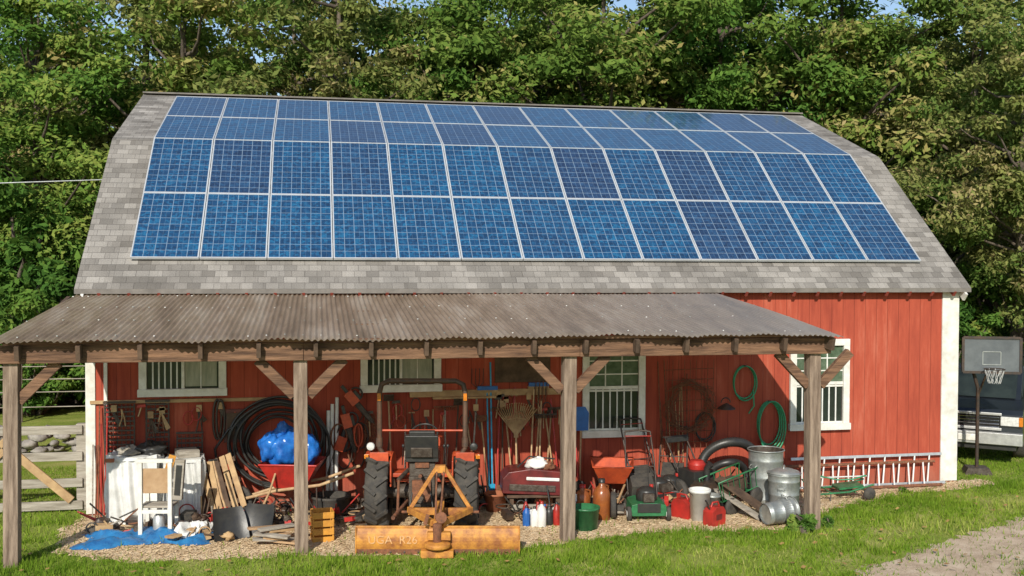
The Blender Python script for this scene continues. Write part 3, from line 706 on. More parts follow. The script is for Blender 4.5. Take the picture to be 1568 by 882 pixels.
b.beam((0,-.12,.40),(0,.55,.52),.11,.10,"blade_paint")
for s in (-1,1):
    b.beam((s*.06,-.08,.42),(s*.42,.50,.46),.06,.08,"blade_paint")
    b.beam((s*.42,.52,.44),(s*.05,.56,1.02),.05,.05,"blade_paint")
    b.beam((s*.05,.56,1.0),(s*.03,-.05,.46),.025,.05,"rusty_metal")
    b.tube([(s*.36,.52,.42),(s*.52,.52,.42)],.02,"rusty_metal",8)
b.beam((-.43,.52,.43),(.43,.52,.43),.07,.09,"blade_paint")
b.box((.0,.54,1.0),(.14,.10,.10),"blade_paint")
b.box((-.14,-.15,.48),(.05,.02,.14),"rusty_metal",(0,.3,0))
b.lathe([(0,0),(.075,0),(.075,.03),(0,.03)],"rusty_metal",T(.05,-.14,.50,rad(70),0,0),16)
b.obj("moldboard_and_frame",gb,.006)
cu=bpy.data.curves.new("stencil",'FONT');cu.body="UGA  R26";cu.size=.15;cu.extrude=.001;cu.materials.append(MATS["worn_lettering"])
to=bpy.data.objects.new("stencil_lettering",cu);scene.collection.objects.link(to);to.parent=gb;to.location=(-.90,-.078,.15);to.rotation_euler=(rad(90),0,0)

# ------------------------------------------------------------------ yard objects
def simple(name,fn,loc=None,rot=None,bevel=0):
    b=B();fn(b);return b.obj(name,None,bevel,loc,rot)
def f(b):
    nx,nz=40,24
    def side(p0,p1,h,seed):
        vs=[];rg=random.Random(seed);ph=[rg.uniform(0,6) for _ in range(4)]
        d=Vector(p1)-Vector(p0);nrm=Vector((d.y,-d.x,0)).normalized()
        for j in range(nz+1):
            for i in range(nx+1):
                t=i/nx;zz=j/nz
                off=.035*math.sin(t*19+ph[0]+zz*2)*(1-zz*.6)+.02*math.sin(t*41+ph[1]+zz*5)+.03*math.sin(zz*7+ph[2]+t*4)
                off*=min(1,4*t,4*(1-t))
                p=Vector(p0)+d*t+nrm*off;vs.append((p.x,p.y,zz*(h+.04*math.sin(t*6+ph[3]))))
        fs=[(j*(nx+1)+i,j*(nx+1)+i+1,(j+1)*(nx+1)+i+1,(j+1)*(nx+1)+i) for j in range(nz) for i in range(nx)]
        b.add(vs,fs,"tarp_white",True)
    c=[(-.68,-.28,0),(0.02,-.34,0),(.02,.25,0),(-.68,.28,0)]
    for i in range(4): side(c[i],c[(i+1)%4],.98,i)
    b.box((-.33,-.02,.95),(.70,.56,.05),"tarp_white")
    c=[(.10,-.25,0),(.62,-.28,0),(.62,.25,0),(.10,.25,0)]
    for i in range(4): side(c[i],c[(i+1)%4],.90,i+7)
    b.box((.36,-.01,.89),(.52,.5,.05),"tarp_white")
    b.box((.2,-.36,.86),(.10,.02,.30),"yellow_paint",(0,.3,0));b.box((-.62,-.34,.95),(.12,.05,.05),"terracotta")
    b.blob((-.1,0,1.04),(.22,.2,.10),"black_plastic",3,.3);b.box((.4,0,.97),(.3,.3,.1),"grey_wood",(0,0,.3));b.blob((-.4,.0,1.02),(.16,.2,.07),"grey_wood",4,.3)
simple("wrapped_bundle",f,(.50,-.66,0))
def f(b):
    for x in (-.2,.2): b.box((x,0,.52),(.055,.055,1.04),"white_paint");b.box((x,.34,.40),(.05,.05,.80),"white_paint")
    b.box((0,0,1.06),(.48,.07,.05),"white_paint");b.box((0,0,.36),(.36,.04,.05),"white_paint");b.box((0,.02,.78),(.34,.02,.34),"cardboard")
    b.box((0,.17,.42),(.44,.3,.03),"grey_wood");b.lathe([(0,0),(.07,0),(.08,.02),(.08,.26),(.05,.3),(.03,.33),(0,.33)],"aluminium",T(.02,.1,.0),16)
    b.box((.32,.0,.80),(.13,.08,.55),"grey_wood",(0,.08,0));b.box((.32,-.045,.80),(.08,.01,.42),"black_plastic",(0,.08,0))
simple("white_stand",f,(.60,-1.72,0),(0,0,rad(-8)),.02)
def crumple(name,x0,x1,y0,y1,mat,amp,seed,zb=.01):
    rg=random.Random(seed);nx,ny=46,18;ph=[rg.uniform(0,6) for _ in range(8)]
    b=B();vs=[]
    for j in range(ny+1):
        for i in range(nx+1):
            u,v=i/nx,j/ny;e=min(1,6*u,6*(1-u),5*v,5*(1-v))
            z=zb+amp*e*(abs(math.sin(u*9+ph[0]+v*3))*abs(math.sin(v*5+ph[1]+u*4))+.4*abs(math.sin(u*23+v*11+ph[2]))+.25*rg.random())
            x=x0+(x1-x0)*u+.08*math.sin(v*7+ph[3])+.03*math.sin(u*30);y=y0+(y1-y0)*v+.09*math.sin(u*8+ph[4])+.03*math.sin(u*21+ph[5])
            vs.append((x,y,z))
    b.add(vs,[(j*(nx+1)+i,j*(nx+1)+i+1,(j+1)*(nx+1)+i+1,(j+1)*(nx+1)+i) for j in range(ny) for i in range(nx)],mat,True)
    return b.obj(name)
crumple("blue_tarp",-.35,1.45,-2.15,-1.35,"tarp_blue",.09,3)
crumple("plastic_sheet",.85,1.35,-1.95,-1.55,"tarp_white",.12,8,.05)
def snow_shovel(name,x,y,rz):
    def f(b):
        vs=[];n1=10
        for k in range(2):
            for j in range(n1+1):
                t=j/n1
                for i in range(9):
                    u=i/8*2-1
                    vs.append((u*.24*(1-.1*t-.25*max(0,t-.7)),-.02*k+.10*(t**2)-.05*abs(u)**3,.44*t))
        w=9;o=(n1+1)*9;fs=[]
        for j in range(n1):
            for i in range(8): fs+= [(j*w+i,j*w+i+1,(j+1)*w+i+1,(j+1)*w+i),(o+j*w+i,o+(j+1)*w+i,o+(j+1)*w+i+1,o+j*w+i+1)]
        b.add(vs,fs,"black_plastic",True)
        b.tube([(0,.08,.38),(0,.28,.62),(0,.55,1.15)],.016,"handle_wood",8);b.tube([(-.06,.56,1.17),(.06,.56,1.17)],.014,"black_plastic",8)
    simple(name,f,(x,y,0),(rad(-18),0,rz))
snow_shovel("snow_shovel",1.62,-2.0,.35);snow_shovel("snow_shovel",1.95,-1.85,-.35)
def f(b):
    for i in range(6): b.box((i*.11,0,.42),(.085,.02,.84),"tan_wood" if i%3 else "dark_wood",(0,random.uniform(-.05,.05),0))
    for z in (.12,.42,.74): b.box((.275,.03,z),(.66,.04,.07),"dark_wood")
simple("wooden_pallet",f,(1.22,-.95,.02),(rad(-22),rad(-22),rad(-12)),.003)
def f(b):
    for k,(z,r) in enumerate(((0.02,.5),(0.05,.62),(-.03,.42),(0,.7),(.03,.56),(-.05,.66),(.02,.46),(.04,.59),(-.02,.68))):
        pts=[(r*1.05*math.cos(a)+.03*math.sin(3*a+k),-.02-.03*k+.03*math.sin(a*2+k),r*.94*math.sin(a)+z+.02*math.cos(2*a+k)) for a in [2*math.pi*i/56 for i in range(56)]]
        b.tube(pts,.02,"black_plastic",8,True)
    b.tube([(-.5,-.1,.3),(-.75,-.1,.2),(-.95,-.05,-.1),(-.9,-.05,-.5)],.02,"black_plastic",8)
simple("coiled_pipe",f,(2.22,-.32,1.06))
def rack(name,x,z,w,h):
    def f(b):
        n=max(3,int(w/.055))
        for xx in (-w/2,w/2): b.box((xx,0,0),(.022,.02,h),"black_metal")
        for i in range(int(h/.07)+1): b.box((0,-.012,-h/2+i*.07),(w,.012,.022),"black_metal")
        for i in range(1,n): b.box((-w/2+w*i/n,.012,0),(.011,.01,h),"black_metal")
        b.box((0,0,h/2+.03),(w*1.1,.025,.03),"black_metal")
    simple(name,f,(x,WY-.08,z),(0,0,0))
rack("metal_grate",-.10,1.22,.42,.88);rack("metal_grate",.44,1.24,.32,.86);rack("metal_grate",.90,.98,.36,.40)
def f(b):
    for k in range(2):
        b.tube([(.05*k+.06*math.cos(a),-.03*k,.3*math.sin(a)) for a in [2*math.pi*i/20 for i in range(20)]],.018,"black_metal",6,True)
    b.box((.25,0,-.1),(.3,.04,.5),"maroon_paint");b.box((.25,-.03,-.1),(.22,.02,.4),"dark_wood")
simple("horse_tack",f,(1.30,WY-.08,1.4))
def wheelbarrow(name,loc,rz,tray,sc=(1,1,1)):
    def f(b):
        top=[(-.42,-.30),(.42,-.34),(.42,.34),(-.42,.30)];bot=[(-.22,-.18),(.22,-.2),(.22,.2),(-.22,.18)]
        vs=[(x,y,.68) for x,y in top]+[(x,y,.40) for x,y in bot]+[(x*.97,y*.96,.68) for x,y in top]+[(x*.95,y*.95,.415) for x,y in bot]
        b.add(vs,[(0,1,5,4),(1,2,6,5),(2,3,7,6),(3,0,4,7),(4,5,6,7),(8,12,13,9),(9,13,14,10),(10,14,15,11),(11,15,12,8),(12,15,14,13)],tray)
        b.tube([(x,y,.685) for x,y in top],.014,tray,6,True)
        for s in (-1,1):
            b.tube([(-.75,s*.06,.24),(-.2,s*.18,.37),(.45,s*.25,.45),(.95,s*.27,.60)],.019,"handle_wood",8)
            b.tube([(.15,s*.2,.40),(.22,s*.26,.02),(.42,s*.26,.02),(.40,s*.22,.42)],.013,"black_metal",6)
        b.lathe([(.10,-.03),(.15,-.045),(.19,-.035),(.2,0),(.19,.035),(.15,.045),(.10,.03)],"black_rubber",T(-.78,0,.2,rad(90),0,0),22)
        b.lathe([(.0,-.04),(.03,-.03),(.11,-.01),(.11,.01),(.03,.03),(0,.04)],"red_paint",T(-.78,0,.2,rad(90),0,0),22)
    o=simple(name,f,loc,(0,0,rz),.004);o.scale=sc
wheelbarrow("wheelbarrow",(2.42,-1.0,0),rad(-12),"red_paint",(1,1,1.25))
def f(b):
    b.blob((0,0,0),(.34,.26,.28),"bag_blue",5,.15,26);b.blob((.26,-.03,-.04),(.22,.2,.22),"bag_blue",8,.17,20);b.blob((-.22,-.06,.02),(.18,.16,.2),"bag_blue",19,.2,18);b.blob((-.05,.0,.25),(.09,.09,.12),"bag_blue",9,.3,12)
simple("blue_plastic_bag",f,(2.34,-1.0,1.06))
def f(b):
    for z in (.03,.14,.25,.36):
        for y in (-.14,.14): b.box((0,y,z),(.28,.015,.085),"yellow_paint")
        for x in (-.14,.14): b.box((x,0,z),(.015,.27,.085),"yellow_paint")
    for x in (-.13,.13):
        for y in (-.125,.125): b.box((x,y,.2),(.02,.02,.4),"yellow_paint")
    b.box((0,0,.02),(.26,.26,.02),"yellow_paint")
simple("yellow_crate",f,(2.84,-2.2,0),(0,0,.1),.003)
def f(b):
    rg=random.Random(2)
    for i in range(9): b.box((rg.uniform(-.2,.2),rg.uniform(-.15,.15),.03+.025*i),(rg.uniform(.3,.7),.10,.03),["tan_wood","cardboard","grey_wood"][i%3],(rg.uniform(-.06,.06),rg.uniform(-.08,.08),rg.uniform(-.7,.7)))
simple("scrap_lumber",f,(2.25,-2.35,0),None,.003)
def f(b):
    b.lathe([(0,0),(.24,0),(.27,.1),(.27,.26),(.3,.28),(.3,.31),(.25,.31),(.23,.06),(0,.06)],"black_rubber",None,26)
simple("rubber_tub",f,(2.98,-.85,0))
def f(b):
    for i,x in enumerate((0,.06,.13)): b.tube([(x,-.02*i,0),(x+.02,.10,1.5+.1*i)],.028,"white_plastic",10)
simple("plastic_pipe",f,(2.93,-.45,0))
def chainsaw(name,x,z,rot):
    def f(b):
        b.box((0,0,0),(.22,.14,.14),"orange_paint");b.box((.02,0,.09),(.16,.10,.05),"black_plastic");b.tube(arc((0.0,0,.08),.10,0,180,8,'xz'),.014,"black_plastic",6)
        b.box((-.17,0,.0),(.14,.06,.05),"black_plastic");b.prism([(.1,-.035),(.48,-.025),(.52,0),(.48,.025),(.1,.035)],.012,"grimy_metal");b.tube([(.1,0,.04),(.48,0,.03),(.53,0,0),(.48,0,-.03),(.1,0,-.04)],.007,"black_metal",5)
    simple(name,f,(x,WY-.16,z),rot,.015)
chainsaw("chainsaw",3.22,1.35,(0,rad(75),.0));chainsaw("chainsaw",3.12,1.0,(0,rad(110),0.2));chainsaw("chainsaw",3.30,1.70,(0,rad(50),0))
def f(b):
    rg=random.Random(5)
    for k in range(9):
        x=rg.uniform(-.1,.55);w=rg.uniform(.05,.14);h=rg.uniform(.35,.8)
        b.tube([(x+w*math.cos(a),-.02*k,1.35-h/2+h/2*math.sin(a)) for a in [2*math.pi*i/24 for i in range(24)]],.013,["black_metal","rusty_metal","orange_paint"][k%3],6,True)
    for x in (.42,.48,.54):
        for i in range(22):
            b.tube([(x+.02*math.cos(a)+.006*(i%2),-.05,1.45-i*.038+.024*math.sin(a)) for a in [2*math.pi*j/8 for j in range(8)]],.008,"rusty_metal",5,True)
simple("hanging_chains",f,(3.1,WY-.04,-.05))
def tool(kind,x,top=1.65,lean=0.,y0=-.55,mat="handle_wood",head="grimy_metal"):
    def f(b):
        L_=top
        b.tube([(0,0,.12),(lean,.24,L_)],.014,mat,8)
        if kind=="shovel":
            b.prism([(-.10,.28),(-.11,.12),(-.06,.0),(0,-.04),(.06,.0),(.11,.12),(.10,.28),(0,.32)],.012,head);
        elif kind=="garden_rake":
            b.box((lean,.22,L_+.02),(.36,.02,.02),head)
            for i in range(13): b.box((lean-.17+i*.028,.19,L_-.01),(.007,.05,.05),head)
        elif kind=="pitchfork":
            for i in range(4): b.tube([(lean,.24,L_),(lean-.09+.06*i,.24,L_+.08),(lean-.09+.06*i,.22,L_+.32)],.006,head,5)
        elif kind=="hoe":
            b.box((lean,.18,L_+.02),(.16,.02,.11),head,(.5,0,0))
        elif kind=="push_broom":
            b.box((lean,.22,L_+.03),(.34,.06,.04),"tan_wood");b.box((lean,.2,L_+.08),(.32,.05,.06),head)
        elif kind=="leaf_rake":
            for i in range(19):
                a=(i-9)*.075
                b.tube([(lean,.22,L_-.06),(lean+.46*math.sin(a)*.7,.21,L_+.26*math.cos(a)),(lean+.50*math.sin(a),.20,L_+.44*math.cos(a)),(lean+.51*math.sin(a),.16,L_+.47*math.cos(a))],.0085,"tan_wood",5)
            b.tube([(lean-.15,.205,L_+.20),(lean,.205,L_+.23),(lean+.15,.205,L_+.20)],.008,"tan_wood",5);b.box((lean,.22,L_-.03),(.07,.03,.1),"tan_wood")
        elif kind=="spade":
            b.prism([(-.09,.30),(-.09,.02),(.09,.02),(.09,.30)],.012,head);b.tube([(lean-.05,.24,L_),(lean+.05,.24,L_)],.014,mat,6)
    simple(kind,f,(x,y0,0))
rg=random.Random(11)
spec=[("shovel",4.55),("garden_rake",4.72),("hoe",4.86),("spade",5.0),("pitchfork",5.12),("shovel",5.25),("hoe",5.40),("garden_rake",5.52),("spade",5.62),("shovel",5.72),("hoe",5.80),("spade",5.90),("shovel",6.05),("pitchfork",6.12),("pitchfork",6.2),("hoe",6.32),("garden_rake",6.48),("shovel",6.55),("shovel",6.62),("spade",6.75),("shovel",6.88),("shovel",3.75),("hoe",3.92),("pitchfork",4.1),("spade",4.25),("shovel",4.4)]
for k,x in spec: tool(k,x,rg.uniform(1.2,1.8),rg.uniform(-.16,.16),rg.uniform(-.62,-.48),rg.choice(["handle_wood","handle_wood","dark_wood","tan_wood","grey_wood","red_paint"]),rg.choice(["grimy_metal","rusty_metal","black_metal"]))
tool("leaf_rake",5.82,1.12,0.02,-.78)
tool("push_broom",5.42,1.72,.0,-.55,"cyan_paint","blue_paint");tool("push_broom",6.25,1.76,.0,-.52,"handle_wood","blue_paint")
tool("shovel",5.48,2.2,.0,-.50,"cyan_paint","cyan_paint")
def f(b):
    b.prism([(-.12,0),(-.13,.28),(-.07,.38),(.07,.38),(.13,.28),(.12,0)],.02,"blue_paint");b.tube([(0,0,.0),(0,.05,-1.0)],.015,"handle_wood",8)
simple("blue_shovel",f,(6.92,WY-.18,1.10))
def f(b):
    rg=random.Random(21)
    for i in range(46):
        x=rg.uniform(3.45,6.8) if i<32 else rg.uniform(-.2,1.6);z=rg.uniform(1.35,1.68) if i<32 else rg.uniform(1.45,1.62)
        m=rg.choice(["black_metal","rusty_metal","orange_paint","grimy_metal","dark_wood","red_paint","tan_wood"]);k=rg.randrange(4);L_=rg.uniform(.12,.38);t=rg.uniform(-.06,.06)
        if k==0: b.tube([(x,-.04,z),(x+t,-.05,z-L_)],.012,"handle_wood",6);b.prism([(x-.07,z),(x+.07,z+.01),(x+.06,z+.05),(x-.05,z+.04)],.03,m,T(0,-.04,0))
        elif k==1: b.prism([(x-.02,z),(x+.10,z-L_),(x+.04,z-L_-.04),(x-.05,z-.02)],.008,m,T(0,-.04,0));b.box((x-.02,-.04,z+.04),(.08,.03,.10),"tan_wood")
        elif k==2: b.tube([(x+.07*math.cos(a),-.05,z-.1+.1*math.sin(a)) for a in [2*math.pi*j/14 for j in range(14)]],.009,m,6,True)
        else: b.tube([(x,-.04,z),(x+.01,-.04,z-L_*.5),(x-.03,-.05,z-L_)],.011,m,6);b.tube([(x,-.04,z),(x+.04,-.04,z-L_*.5),(x+.06,-.05,z-L_)],.011,m,6)
simple("hanging_hand_tools",f,(0,WY-.06,0))
def f(b):
    rg=random.Random(8)
    for i in range(9): b.tube([(i*.05,-.0,0),(i*.05+rg.uniform(-.1,.1),.16,rg.uniform(1.5,2.2))],.009,rg.choice(["rusty_metal","tan_wood","grimy_metal"]),6)
simple("fence_stakes",f,(8.30,-.45,0))
def f(b):
    rg=random.Random(9)
    for k in range(14):
        pts=[(rg.uniform(-.12,.12)+.36*math.cos(a+k)*rg.uniform(.8,1.1),-.015*k,.42*math.sin(a+k)*rg.uniform(.8,1.1)) for a in [2*math.pi*i/16 for i in range(16)]]
        b.tube(pts,.0055,"rusty_metal",5,True)
    for i in range(9): b.tube([(-.4+.1*i,-.1,-.7),(-.4+.1*i+.03,-.06,.75)],.005,"rusty_metal",4)
    for i in range(8): b.tube([(-.42,-.1,-.6+.17*i),(.42,-.08,-.58+.17*i)],.005,"rusty_metal",4)
simple("wire_bundle",f,(8.75,WY-.05,1.45))
def hose(name,x,z,rx,rz_,n,drop=0,m="hose_green"):
    def f(b):
        for k in range(n):
            e=1+.06*k
            b.tube([(rx*e*math.cos(a)+.015*k,-.03-.018*k,rz_*e*math.sin(a)-.02*k) for a in [2*math.pi*i/32 for i in range(32)]],.014,m,8,True)
        if drop: b.tube([(rx*.8,-.05,-rz_*.5),(rx*.9,-.05,-rz_-drop*.5),(rx*.4,-.05,-rz_-drop)],.014,m,8)
        b.tube([(0,0,rz_),(0,-.09,rz_+.01)],.015,"black_metal",6)
    simple(name,f,(x,WY-.02,z))
hose("garden_hose",9.74,1.81,.19,.27,2,.25);hose("garden_hose",10.18,1.12,.20,.36,4)
hose("hanging_cable",9.05,1.1,.16,.22,2,0,"black_rubber")
def f(b):
    b.lathe([(.15,0),(.14,.02),(.03,.09),(0,.10)],"black_metal",T(0,-.05,0,0,0,0),20);b.tube(arc((0,-.02,.1),.08,0,180,8,'xz'),.01,"black_metal",6)
simple("barn_lamp_shade",f,(9.35,WY-.2,1.40))
def drain(name,x,y,z,R,r,a0,a1):
    def f(b):
        pts=[];rs=[];n=110
        for i in range(n+1):
            a=rad(a0+(a1-a0)*i/n);pts.append((R*math.cos(a),.05*math.sin(3*a),R*.98*math.sin(a)));rs.append(r*(1 if i%2 else .86))
        b.tube(pts,rs,"black_plastic",12)
    simple(name,f,(x,y,z))
drain("drain_pipe",9.30,-.85,.42,.52,.08,-35,205);drain("drain_pipe",9.20,-1.0,.30,.34,.065,-20,190)
def can(name,loc,r,h,rot=(0,0,0),lid=False):
    def f(b):
        zs=[0,.02,.12,.14,.16,.5,.52,.54,.8,.82,.84,.985,1]
        vs=[];K=60
        for z in zs:
            rr_=r*(.84+.16*z)+(.008 if z in(.14,.52,.82,1,.02) else 0)
            for k in range(K):
                a=2*math.pi*k/K;q=rr_+(.006*math.cos(a*30) if .16<=z<=.5 or .54<=z<=.8 else 0)
                vs.append((q*math.cos(a),q*math.sin(a),z*h))
        fs=[(i*K+k,i*K+(k+1)%K,(i+1)*K+(k+1)%K,(i+1)*K+k) for i in range(len(zs)-1) for k in range(K)]
        b.add(vs,fs,"galvanized",True)
        b.lathe([(0,.02),(r*.84,.02)],"galvanized",None,30)
        if lid: b.lathe([(r*1.04,h-.03),(r*1.05,h+.005),(r*.9,h+.03),(r*.5,h+.06),(0,h+.07)],"galvanized",None,40);b.tube(arc((0,0,h+.06),.05,0,180,6,'xz'),.008,"galvanized",6)
        else: b.lathe([(r*.98,h),(r*.82,.04),(0,.04)],"grimy_metal",None,30)
        b.tube([((r+.01)*math.cos(a),(r+.01)*math.sin(a),h) for a in [2*math.pi*i/40 for i in range(40)]],.010,"galvanized",6,True)
        for s in (-1,1): b.tube([(s*r*.96,-.06,h*.75),(s*(r+.05),-.05,h*.7),(s*(r+.05),.05,h*.7),(s*r*.96,.06,h*.75)],.007,"galvanized",6)
    simple(name,f,loc,rot)
can("garbage_can",(9.66,-1.35,0),.27,.88,(0,0,.4));can("garbage_can",(9.60,-2.12,0.01),.235,.66,(0,.02,1.),True);can("garbage_can",(9.10,-2.58,.18),.175,.46,(0,rad(86),rad(10)))
def gas(name,loc,rz,s=1.):
    def f(b):
        b.prism([(-.13,0),(.13,0),(.14,.06),(.14,.19),(.10,.25),(-.05,.26),(-.14,.20),(-.14,.04)],.17,"red_paint")
        b.tube([(-.07,0,.25),(-.04,0,.31),(.07,0,.31),(.10,0,.24)],.014,"red_paint",8);b.tube([(-.10,0,.23),(-.16,0,.33),(-.19,0,.36)],.013,"black_plastic",8)
        b.box((0,-.087,.12),(.12,.006,.08),"maroon_paint")
    o=simple(name,f,loc,(0,0,rz),.02);o.scale=(s,s,s)
gas("gas_can",(8.42,-2.35,0),.5,1.05);gas("gas_can",(8.13,-1.85,0),2.2,1.1);gas("gas_can",(7.98,-1.4,0),1.2,.9)
def bucket(name,loc,r,h,mat,rot=(0,0,0)):
    def f(b):
        b.lathe([(0,0),(r*.86,0),(r*.99,h*.9),(r*1.05,h*.9),(r*1.05,h),(r*.95,h),(r*.82,.03),(0,.03)],mat,None,30)
        b.tube([(r*1.03*math.cos(a),-.02-r*.6*math.sin(a),h*.9-r*.4*math.sin(a)) for a in [math.pi*i/14 for i in range(15)]],.004,"black_metal",5)
    simple(name,f,loc,rot)
bucket("plastic_bucket",(8.31,-2.05,0),.155,.46,"white_plastic");bucket("plastic_bucket",(8.62,-1.75,0),.13,.30,"galvanized",(0,0,2))
bucket("green_tub",(6.52,-2.25,0),.20,.32,"green_paint");bucket("flower_pot",(5.45,-.95,0),.17,.27,"terracotta")
def bottle(name,loc,r,h,mat,cap="red_paint"):
    def f(b):
        b.lathe([(0,0),(r*.95,0),(r,.01),(r,h*.62),(r*.8,h*.75),(r*.35,h*.84),(r*.33,h*.92)],mat,None,16);b.lathe([(r*.38,h*.9),(r*.38,h),(0,h)],cap,None,12)
        b.tube([(r*.3,0,h*.84),(r*1.0,0,h*.8),(r*1.0,0,h*.6)],r*.13,mat,6)
    simple(name,f,loc,(0,0,rg.uniform(0,6)))
for i in range(14):
    bottle("chemical_bottle",(5.72+.11*(i%7)+rg.uniform(-.03,.03),-1.82-.17*(i//7)+rg.uniform(-.05,.05),0),rg.uniform(.04,.07),rg.uniform(.22,.42),rg.choice(["white_plastic","white_plastic","blue_paint","yellow_paint","red_paint","brown_jug","black_plastic"]),rg.choice(["black_plastic","red_paint","blue_paint"]))
bottle("plastic_jug",(6.90,-1.75,0),.13,.60,"brown_jug","black_plastic");bottle("plastic_jug",(6.66,-1.55,0),.12,.48,"brown_jug","red_paint");bottle("plastic_jug",(6.44,-1.6,0),.11,.44,"white_plastic","black_plastic")
wheelbarrow("wheelbarrow",(7.28,-1.0,0),rad(75),"orange_paint")
def f(b):
    b.prism([(-.5,0),(-.5,.22),(-.42,.32),(-.1,.38),(.35,.36),(.48,.26),(.5,0)],.55,"maroon_paint");b.box((-.05,-.285,.10),(.7,.02,.10),"grimy_metal")
    b.box((.1,-.28,.24),(.5,.02,.05),"tarp_white")
simple("mower_hood",f,(6.02,-1.05,.30),(0,rad(3),rad(-6)),.03)
def f(b):
    b.blob((0,0,0),(.16,.12,.09),"tarp_white",4,.3,12);b.blob((.16,-.04,-.03),(.1,.1,.06),"rusty_metal",6,.3,10);b.tube([(-.3,0,-.04),(-.1,.1,.1),(.3,.1,.05)],.012,"black_plastic",6)
simple("rag_pile",f,(6.05,-1.15,.73))
def f(b):
    for x in (-.35,.35):
        for y in (-.18,.18): b.box((x,y,.14),(.06,.06,.28),"dark_wood")
    b.box((0,0,.27),(.85,.5,.04),"dark_wood");b.box((0,-.2,.1),(.7,.03,.08),"grey_wood")
simple("wooden_stand",f,(6.02,-1.05,0),(0,0,rad(-6)))
def mower(name,loc,rz,deck,handle_h=1.15):
    def f(b):
        b.prism([(-.24,.08),(.24,.08),(.27,.13),(.25,.24),(.12,.27),(-.12,.27),(-.25,.24),(-.27,.13)],.55,deck)
        for x in (-.29,.29):
            for y in (-.24,.26): b.lathe([(0,-.03),(.05,-.03),(.10,-.028),(.11,0),(.10,.028),(.05,.03),(0,.03)],"black_rubber",T(x,y,.11,0,rad(90),0),18);b.lathe([(0,-.034),(.05,-.034),(.05,.034),(0,.034)],"white_plastic",T(x,y,.11,0,rad(90),0),12)
        b.lathe([(0,.27),(.15,.27),(.16,.33),(.14,.42),(.08,.46),(0,.47)],"black_plastic",T(0,-.04,0),20)
        b.box((.0,-.22,.34),(.16,.1,.12),"grimy_metal");b.box((0,-.285,.20),(.34,.02,.13),"black_plastic");b.lathe([(0,0),(.03,0),(.03,.05),(0,.05)],"red_paint",T(.1,.1,.42),10)
        for s in (-1,1): b.tube([(s*.22,.25,.22),(s*.22,.55,.75),(s*.2,.78,handle_h)],.013,"black_metal",8)
        b.tube([(-.2,.78,handle_h),(0,.80,handle_h+.02),(.2,.78,handle_h)],.014,"black_metal",8);b.tube([(-.2,.72,handle_h-.06),(.2,.72,handle_h-.06)],.008,"red_paint",6)
        b.tube([(-.22,.5,.66),(.22,.5,.66)],.01,"black_metal",6);b.tube([(.2,.75,handle_h-.1),(.1,.4,.6),(.05,.05,.45)],.006,"black_plastic",5)
        b.box((0,.42,.36),(.34,.34,.28),"black_rubber",(rad(25),0,0))
    simple(name,f,loc,(0,0,rz),.008)
mower("lawn_mower",(7.58,-1.75,0),rad(-8),"green_paint");mower("lawn_mower",(7.95,-1.15,0),rad(15),"red_paint",1.25);mower("lawn_mower",(8.22,-1.0,.0),rad(-25),"black_metal",1.1)
def f(b):
    b.box((0,0,.42),(.42,.40,.30),"black_plastic");b.lathe([(0,0),(.13,0),(.14,.08),(.10,.14),(0,.15)],"red_paint",T(.0,.0,.57),20)
    b.prism([(-.28,.02),(.28,.02),(.28,.36),(.2,.44),(-.2,.44),(-.28,.36)],.26,"black_metal",T(0,-.32,0));b.box((0,-.455,.2),(.5,.02,.28),"interior_dark")
    b.tube([(-.24,-.46,.2),(.24,-.46,.2)],.03,"rusty_metal",8)
    b.tube([(0,-.25,.42),(0,-.25,.62),(.03,-.30,.70)],[.05,.05,.06],"black_plastic",10)
    for s in (-1,1): b.lathe([(0,-.05),(.10,-.05),(.2,-.05),(.22,0),(.2,.05),(.1,.05),(0,.05)],"black_rubber",T(s*.28,.08,.21,0,rad(90),0),20);b.tube([(s*.2,.18,.5),(s*.2,.55,1.0)],.014,"black_metal",8)
    b.tube([(-.24,.55,1.0),(.24,.55,1.0)],.015,"black_metal",8);b.box((0,.5,.96),(.42,.06,.08),"black_plastic")
simple("snow_blower",f,(8.60,-1.15,0),(0,0,rad(18)),.015)
def f(b):
    for y in (-.2,.2):
        b.tube([(-.4,y,.25),(.4,y,.25),(.45,y,.55),(-.45,y,.55)],.014,"green_paint",6,True)
        for i in range(7): b.tube([(-.36+i*.12,y,.25),(-.38+i*.125,y,.55)],.006,"green_paint",5)
    for x in (-.42,-.2,0,.2,.42): b.tube([(x,-.2,.25),(x,.2,.25)],.008,"green_paint",5)
    for x in (-.28,.28): b.lathe([(0,-.02),(.04,-.02),(.12,-.03),(.14,0),(.12,.03),(.04,.02),(0,.02)],"black_rubber",T(x,-.25,.14,rad(90),0,0),18)
    b.tube([(-.45,0,.3),(-.8,0,.55),(-.8,.0,.56)],.012,"black_metal",6);b.box((0,0,.36),(.5,.3,.16),"dark_wood",(0,.1,.2))
simple("garden_cart",f,(9.08,-1.45,.02),(0,rad(-10),rad(25)))
def f(b):
    b.beam((0,0,.50),(.62,-.75,.03),.24,.03,"dark_wood");b.beam((-.1,.1,.38),(.40,-.7,.02),.14,.03,"grey_wood")
simple("old_board",f,(8.80,-1.55,.0),None,.003)
def ladder(name,x0,x1,y,w,mat,rail,lean):
    def f(b):
        L_=x1-x0
        for z in (0,w): b.box((L_/2,0,z+.03),(L_,.025,.045),rail)
        n=int(L_/.26)
        for i in range(1,n): b.tube([(L_*i/n-.05,0,.05),(L_*i/n+.05,0,w+.02)],.014,mat,8)
    simple(name,f,(x0,y,.02),(rad(-lean),rad(0),rad(1)))
ladder("ladder",10.55,13.35,-.50,.48,"white_plastic","aluminium",14);ladder("ladder",10.4,13.2,-.66,.42,"white_plastic","rusty_metal",32)
